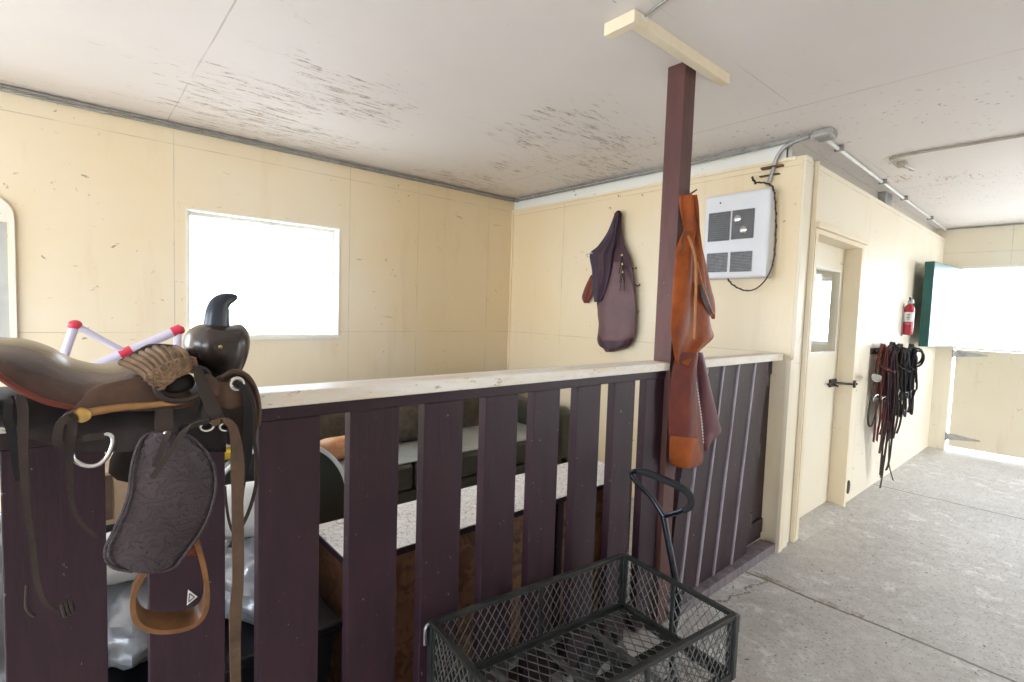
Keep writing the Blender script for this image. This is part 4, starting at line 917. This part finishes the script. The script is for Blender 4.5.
# peg board behind
peg = thing('tack_rack', (5.6, YA-.01, 1.24), 'dark metal tack rack on the aisle wall buried under hanging bridles', 'rack')
MB().box((5.10, YA-.012, 1.20), (6.14, YA, 1.25)).build('rack_board', 'dark_leather', peg)
hooks = (5.19, 5.35, 5.51, 5.69, 5.87, 6.03)
for x in hooks: MB().tube([(x, YA-.01, 1.225), (x, YA-.10, 1.215), (x, YA-.125, 1.25)], .007, 7).build('hook', 'dark_metal', peg, True)
for i, (lab, mt, x, mm) in enumerate(bl_labels):
    lo = [.42, .50, .10, .62, .60, .66, .34, .40, .52, .45, .78][i]; top = [1.27, 1.285, 1.26, 1.24, 1.25, 1.22, 1.25, 1.27, 1.26, 1.25, 1.26][i]; wd = [.12, .15, .11, .18, .13, .13, .10, .15, .16, .12, .15][i]
    yb = YA-.045-.018*(i % 4)
    cat = 'halter' if 'halter' in lab else 'headstall' if 'headstall' in lab else 'bridle'
    t = thing(cat, (x, yb, lo), lab, cat, 'bridles and halters hanging on the aisle wall')
    def strap(name, pts_, w__=.020): MB().ribbon([Vector(p) for p in pts_], w__*1.55, .006, (.8, .6, 0)).build(name, mt, t)
    zc_ = top-.42
    strap('crown_strap', [(x-wd*.5, yb+.01, zc_), (x-wd*.55, yb-.01, top-.12), (x-wd*.2, yb-.02, top), (x+wd*.25, yb-.02, top), (x+wd*.55, yb-.012, top-.13), (x+wd*.5, yb, zc_)], .026)
    strap('crown_strap', [(x-wd*.25, yb-.02, zc_-.05), (x-wd*.2, yb-.04, top-.10), (x, yb-.045, top-.01), (x+wd*.28, yb-.04, top-.12), (x+wd*.2, yb-.02, zc_-.02)], .022)
    strap('browband', [(x-wd*.56, yb-.015, top-.15), (x, yb-.060, top-.20), (x+wd*.56, yb-.015, top-.14)], .030 if i == 0 else .022)
    if i == 0: sheet([(374, 873, 875), (376, 871.5, 881), (380, 872, 881), (382, 875, 879)], 'y', yb-.075, None, .006, 6).build('silver_plate', 'silver_tooling', t, label='silver tooled plate')
    for s_ in (-1, 1):
        MB().torus((x+wd*.5*s_, yb-.02, zc_-.02), .034, .0045, (.5, 1, .2), 16, 6).build('bit_ring', mm, t, True)
    MB().tube([(x-wd*.5, yb-.02, zc_-.02), (x-wd*.1, yb-.04, zc_-.045), (x+wd*.1, yb-.04, zc_-.045), (x+wd*.5, yb-.02, zc_-.02)], .007, 7).build('bit_mouthpiece', mm, t, True)
    for s_ in (-1, 1):
        e = x + s_*wd*.30 + random.uniform(-.03, .03)
        strap('rein', [(x+wd*.5*s_, yb-.02, zc_-.05), (x+wd*.62*s_, yb-.025, zc_-.05-(zc_-lo)*.35), (x+wd*.4*s_, yb-.02, lo+(zc_-lo)*.25), (e, yb-.015, lo+random.uniform(0, .06))], .017)
    strap('throat_latch', [(x-wd*.4, yb-.03, top-.22), (x-wd*.3, yb-.05, zc_-.14), (x+wd*.05, yb-.055, zc_-.20), (x+wd*.35, yb-.05, zc_-.12), (x+wd*.5, yb-.03, top-.2)], .014)
    strap('rein', [(x-.02, yb-.05, top-.02), (x+wd*.3, yb-.07, top-.35), (x+wd*.1, yb-.065, lo+.22), (x-wd*.15, yb-.05, lo+.10)], .015)
    if i in (1, 3, 5, 8, 10): MB().torus((x+wd*.45, yb-.055, top-.10), .075, .010, (.75, 1, .1), 18, 6, .8, 1).build('coiled_rein', mt, t, True)
cp = thing('lead_rope', (5.14, -.10, .62), 'thin dark lead line hanging in a long loop on the left of the bridles', 'lead')
MB().tube([(5.17, -.10, 1.18), (5.08, -.10, 1.0), (5.0, -.09, .78), (5.0, -.09, .64), (5.05, -.10, .60), (5.12, -.11, .68), (5.16, -.12, .9)], .008, 7).build('line', 'green_vinyl', cp, True)
cp = thing('rein_pair', (5.55, -.12, .02), 'pair of long thin dark reins reaching the floor below the bridles', 'reins')
MB().ribbon([(5.39, -.12, 1.0), (5.45, -.13, .7), (5.37, -.12, .4), (5.41, -.13, .2), (5.31, -.14, .03)], .018, .004, (.8, .6, 0)).build('rein', 'green_vinyl', cp)
MB().ribbon([(5.51, -.13, 1.0), (5.49, -.14, .7), (5.55, -.13, .4), (5.59, -.13, .2), (5.69, -.15, .03)], .018, .004, (.8, .6, 0)).build('rein', 'green_vinyl', cp)

# ------------------------------------------------------------------ inside the stall
ZB = .65; X0, X1, Y0, Y1 = .675, 2.20, .235, .555
chest = thing('wooden_chest', ((X0+X1)/2, (Y0+Y1)/2, 0), 'long particle board chest with a white worn lid behind the partition boards', 'chest')
MB().box((X0-.01, Y0-.015, ZB-.018), (X1+.01, Y1+.01, ZB)).build('lid', 'osb_white', chest, bevel=.002, label='worn white lid')
eg = MB(); eg.box((X0-.014, Y0-.019, ZB-.024), (X1+.01, Y0-.0155, ZB-.002)).box((X0-.014, Y0-.015, ZB-.024), (X0-.0105, Y1+.01, ZB-.002)); eg.build('lid_edge', 'maroon_paint', chest)
MB().box((X0, Y0+.01, 0), (X0+.02, Y1, ZB-.018)).build('side_panel', 'osb_brown', chest)
MB().box((X1-.02, Y0+.01, 0), (X1, Y1, ZB-.018)).build('side_panel', 'osb_brown', chest)
MB().box((X0+.02, Y0+.025, 0), (X1-.02, Y0+.045, ZB-.018)).build('front_panel', 'osb_brown', chest)
MB().box((X0+.02, Y1-.02, 0), (X1-.02, Y1, ZB-.018)).build('back_panel', 'osb_brown', chest)
for x in (X0+.28, X0+.62, X0+.96, X1-.22): MB().box((x, Y0+.0, 0), (x+.04, Y0+.0245, ZB-.02)).build('batten', 'maroon_paint', chest, bevel=.002)

sofa = thing('sofa', (2.15, 2.1, 0), 'long dark leather sofa against the back wall of the stall', 'sofa')
sx0, sx1 = .83, 3.28
MB().box((sx0+.05, 1.62, .04), (sx1-.05, 2.5, .26)).build('base', 'sofa_leather', sofa, bevel=.03)
n = 3; wv = (sx1-sx0-.40)/n
for i in range(n):
    a_ = sx0+.20+i*wv
    MB().box((a_+.005, 1.60, .262), (a_+wv-.005, 2.25, .445)).build('seat_cushion', 'sofa_leather', sofa, True, bevel=.03)
    c_ = MB().box((a_+.005, 2.20, .40), (a_+wv-.005, 2.42, .86)).build('back_cushion', 'brown_fabric', sofa, True, bevel=.06)
MB().box((sx0+.21, 1.615, .446), (sx1-.21, 2.21, .456)).build('seat_sheen', 'sofa_sheen', sofa, True, bevel=.004, label='pale grey layer for the window sheen on the seat')  # thin pale layer, window reflection on dark leather painted as colour
MB().box((sx0+.1, 2.40, .1), (sx1-.1, 2.57, .80)).build('backrest', 'sofa_leather', sofa, True, bevel=.05)
for a_ in (sx0, sx1-.2): MB().box((a_, 1.62, .04), (a_+.2, 2.55, .66)).build('armrest', 'sofa_leather', sofa, True, bevel=.06)
for x in (sx0+.1, sx1-.1):
    for y in (1.68, 2.45): MB().lathe([(.02, 0), (.03, .04)], (x, y, 0), 'z', 10).build('foot', 'dark_metal', sofa)
def cushion(name, c, hx, hz, hy, mt, rot=0):
    mb = MB(); pts = []
    for k in range(28):
        t = 2*pi*k/28; ca, sa = cos(t), sin(t); r_ = (abs(ca)**4+abs(sa)**4)**-.25; pts.append(Vector(c)+Vector((hx*ca*r_*cos(rot)-hz*sa*r_*sin(rot)*0, 0, hz*sa*r_)))
    mb.inflate(pts, 'y', -hy, hy, 5, power=.42); return mb.build(name, mt, None, True)
tag(cushion('throw_cushion', (1.33, 1.92, .532), .15, .075, .075, 'peach_fabric'), 'peach and orange round cushion standing on the left of the sofa seat', 'cushion')
tag(cushion('throw_cushion', (1.92, 2.05, .635), .19, .17, .07, 'brown_fabric'), 'dark brown patterned cushion leaning on the middle of the sofa', 'cushion')

# round-backed chair
ch = thing('round_back_chair', (.66, 1.1, 0), 'dark green round-backed chair edged in white piping behind the chest', 'chair')
def arcpts(y): 
    return [Vector((.36, y, .35))] + [Vector((.65-.29*cos(t), y, .60+.295*sin(t))) for t in [i*pi/14 for i in range(0, 15)]] + [Vector((.945, y, .45)), Vector((.95, y, .35))]
MB().prism(arcpts(.88), (0, .07, 0)).build('backrest', 'green_vinyl', ch)
MB().tube(arcpts(.878), .0095, 8, smooth=3).build('piping', 'white_piping', ch, True)
MB().box((.37, .955, .34), (.94, 1.40, .46)).build('seat', 'green_vinyl', ch, True, bevel=.03)
for x in (.41, .90):
    for y in (.93, 1.35): MB().tube([(x, y, 0), (x, y, .345)], .015, 8).build('leg', 'dark_metal', ch, True)

# tote, bags, pillow, cardboard box, tray
tt = thing('storage_tote', (.24, .50, 0), 'black plastic storage tote under the silver bags behind the saddle boards', 'tote')
MB().hexa([(-.32, .24, 0), (.58, .24, 0), (.58, .74, 0), (-.32, .74, 0)], [(-.36, .21, .46), (.62, .21, .46), (.62, .78, .46), (-.36, .78, .46)]).build('tub', 'black_plastic', tt, bevel=.015)
MB().box((-.375, .195, .46), (.635, .795, .485)).build('lid', 'black_plastic', tt, bevel=.008)
tag(MB().blob((.45, .46, .585), (.160, .21, .110), 3, .16, 2.6, 40, 22, -.098).build('plastic_bag', 'silver_plastic', None, True), 'shiny silver plastic bag right of the stirrup behind the hanging tan strap', 'bag', 'plastic bags on the tote')
tag(MB().blob((.13, .44, .585), (.135, .20, .105), 9, .16, 2.6, 40, 22, -.098).build('plastic_bag', 'silver_plastic', None, True), 'crumpled silver plastic bag seen through the stirrup opening', 'bag', 'plastic bags on the tote')
tag(MB().blob((-.16, .48, .66), (.12, .22, .24), 5, .14, 2.4, 40, 22, -.173).build('plastic_bag', 'silver_plastic', None, True), 'pale plastic bag at the far left edge behind the first board', 'bag', 'plastic bags on the tote')
tag(MB().blob((.44, .56, .770), (.155, .14, .085), 2, .08, 2, 36, 18).build('pillow', 'white_fabric', None, True), 'white pillow lying on the silver bags behind the tan strap', 'pillow')
tag(MB().blob((.12, .50, .735), (.145, .15, .05), 6, .06, 2, 36, 18).build('pillow', 'white_fabric', None, True), 'cream pillow on the bags just under the saddle fender', 'pillow')
cb = thing('cardboard_box', (.08, 1.0, 0), 'plain tan cardboard box behind the saddle fender', 'box')
p0, p1 = P(86, 480, 'y', .95), P(128, 530, 'y', .95)
st_ = thing('side_cabinet', (.40, 1.15, 0), 'dark low cabinet standing behind the bags in the stall', 'cabinet')
MB().box((-.25, .96, 0), (.36, 1.35, .66)).build('carcass', 'black_plastic', st_, bevel=.01); MB().box((-.24, .948, .03), (.05, .96, .64)).build('door', 'black_plastic', st_, bevel=.004); MB().box((.06, .948, .03), (.35, .96, .64)).build('door', 'black_plastic', st_, bevel=.004)
MB().box((-.04, .97, .66), (.20, 1.22, .85)).build('carton', 'cardboard', cb, bevel=.003)
MB().box((.085, .967, .68), (.110, .9695, .84)).build('tape', 'strap_tan', cb)
tb = thing('low_stool', (.58, 1.62, 0), 'dark stool carrying a yellow and white tray behind the round-backed chair', 'stool')
MB().box((.42, 1.45, .66), (.79, 1.80, .70)).build('seat', 'black_plastic', tb, bevel=.01)
for x in (.45, .76):
    for y in (1.48, 1.77): MB().box((x-.02, y-.02, 0), (x+.02, y+.02, .66)).build('leg', 'black_plastic', tb)
tr = thing('tray', (.60, 1.62, .70), 'white tray with a bright yellow rim right of the saddle front', 'tray')
MB().box((.42, 1.43, .70), (.81, 1.83, .745)).build('rim', 'yellow_plastic', tr, bevel=.01); MB().box((.44, 1.46, .746), (.79, 1.80, .83)).build('contents', 'white_fabric', tr, True, bevel=.025)

# white folding rack with red joints
rk = thing('folding_rack', (.2, .95, 0), 'white tube folding rack with red corner joints standing behind the saddle', 'rack')
yr = .90
A1 = P(75, 325, 'y', yr); E1 = P(178, 330, 'y', yr); J1 = Vector((-.04, yr, 1.183)); T1 = P(126, 352.5, 'y', yr)
def tb_(a, b, r_): MB().tube([a, b], r_, 10, smooth=1).build('tube', 'pvc_white', rk, True)
tb_(A1, Vector((-.37, yr-.01, 0)), .0125); tb_(A1, T1, .0105); tb_(J1, E1, .0165); tb_(E1, Vector((.25, yr, 0)), .0125)
for p, r_ in ((A1, .017), (T1, .0165), (E1, .0185)):
    MB().blob(p, (r_*1.2, r_, r_*.95), 1, 0, 1, 16, 10).build('joint', 'pvc_red', rk, True)
MB().tube([E1-V3((.018, 0, .009)), E1+V3((.010, 0, .005))], .0185, 10, smooth=1).build('joint', 'pvc_red', rk, True)
MB().tube([T1-V3((.016, 0, .009)), T1+V3((.016, 0, .0085))], .0175, 10, smooth=1).build('joint', 'pvc_red', rk, True)
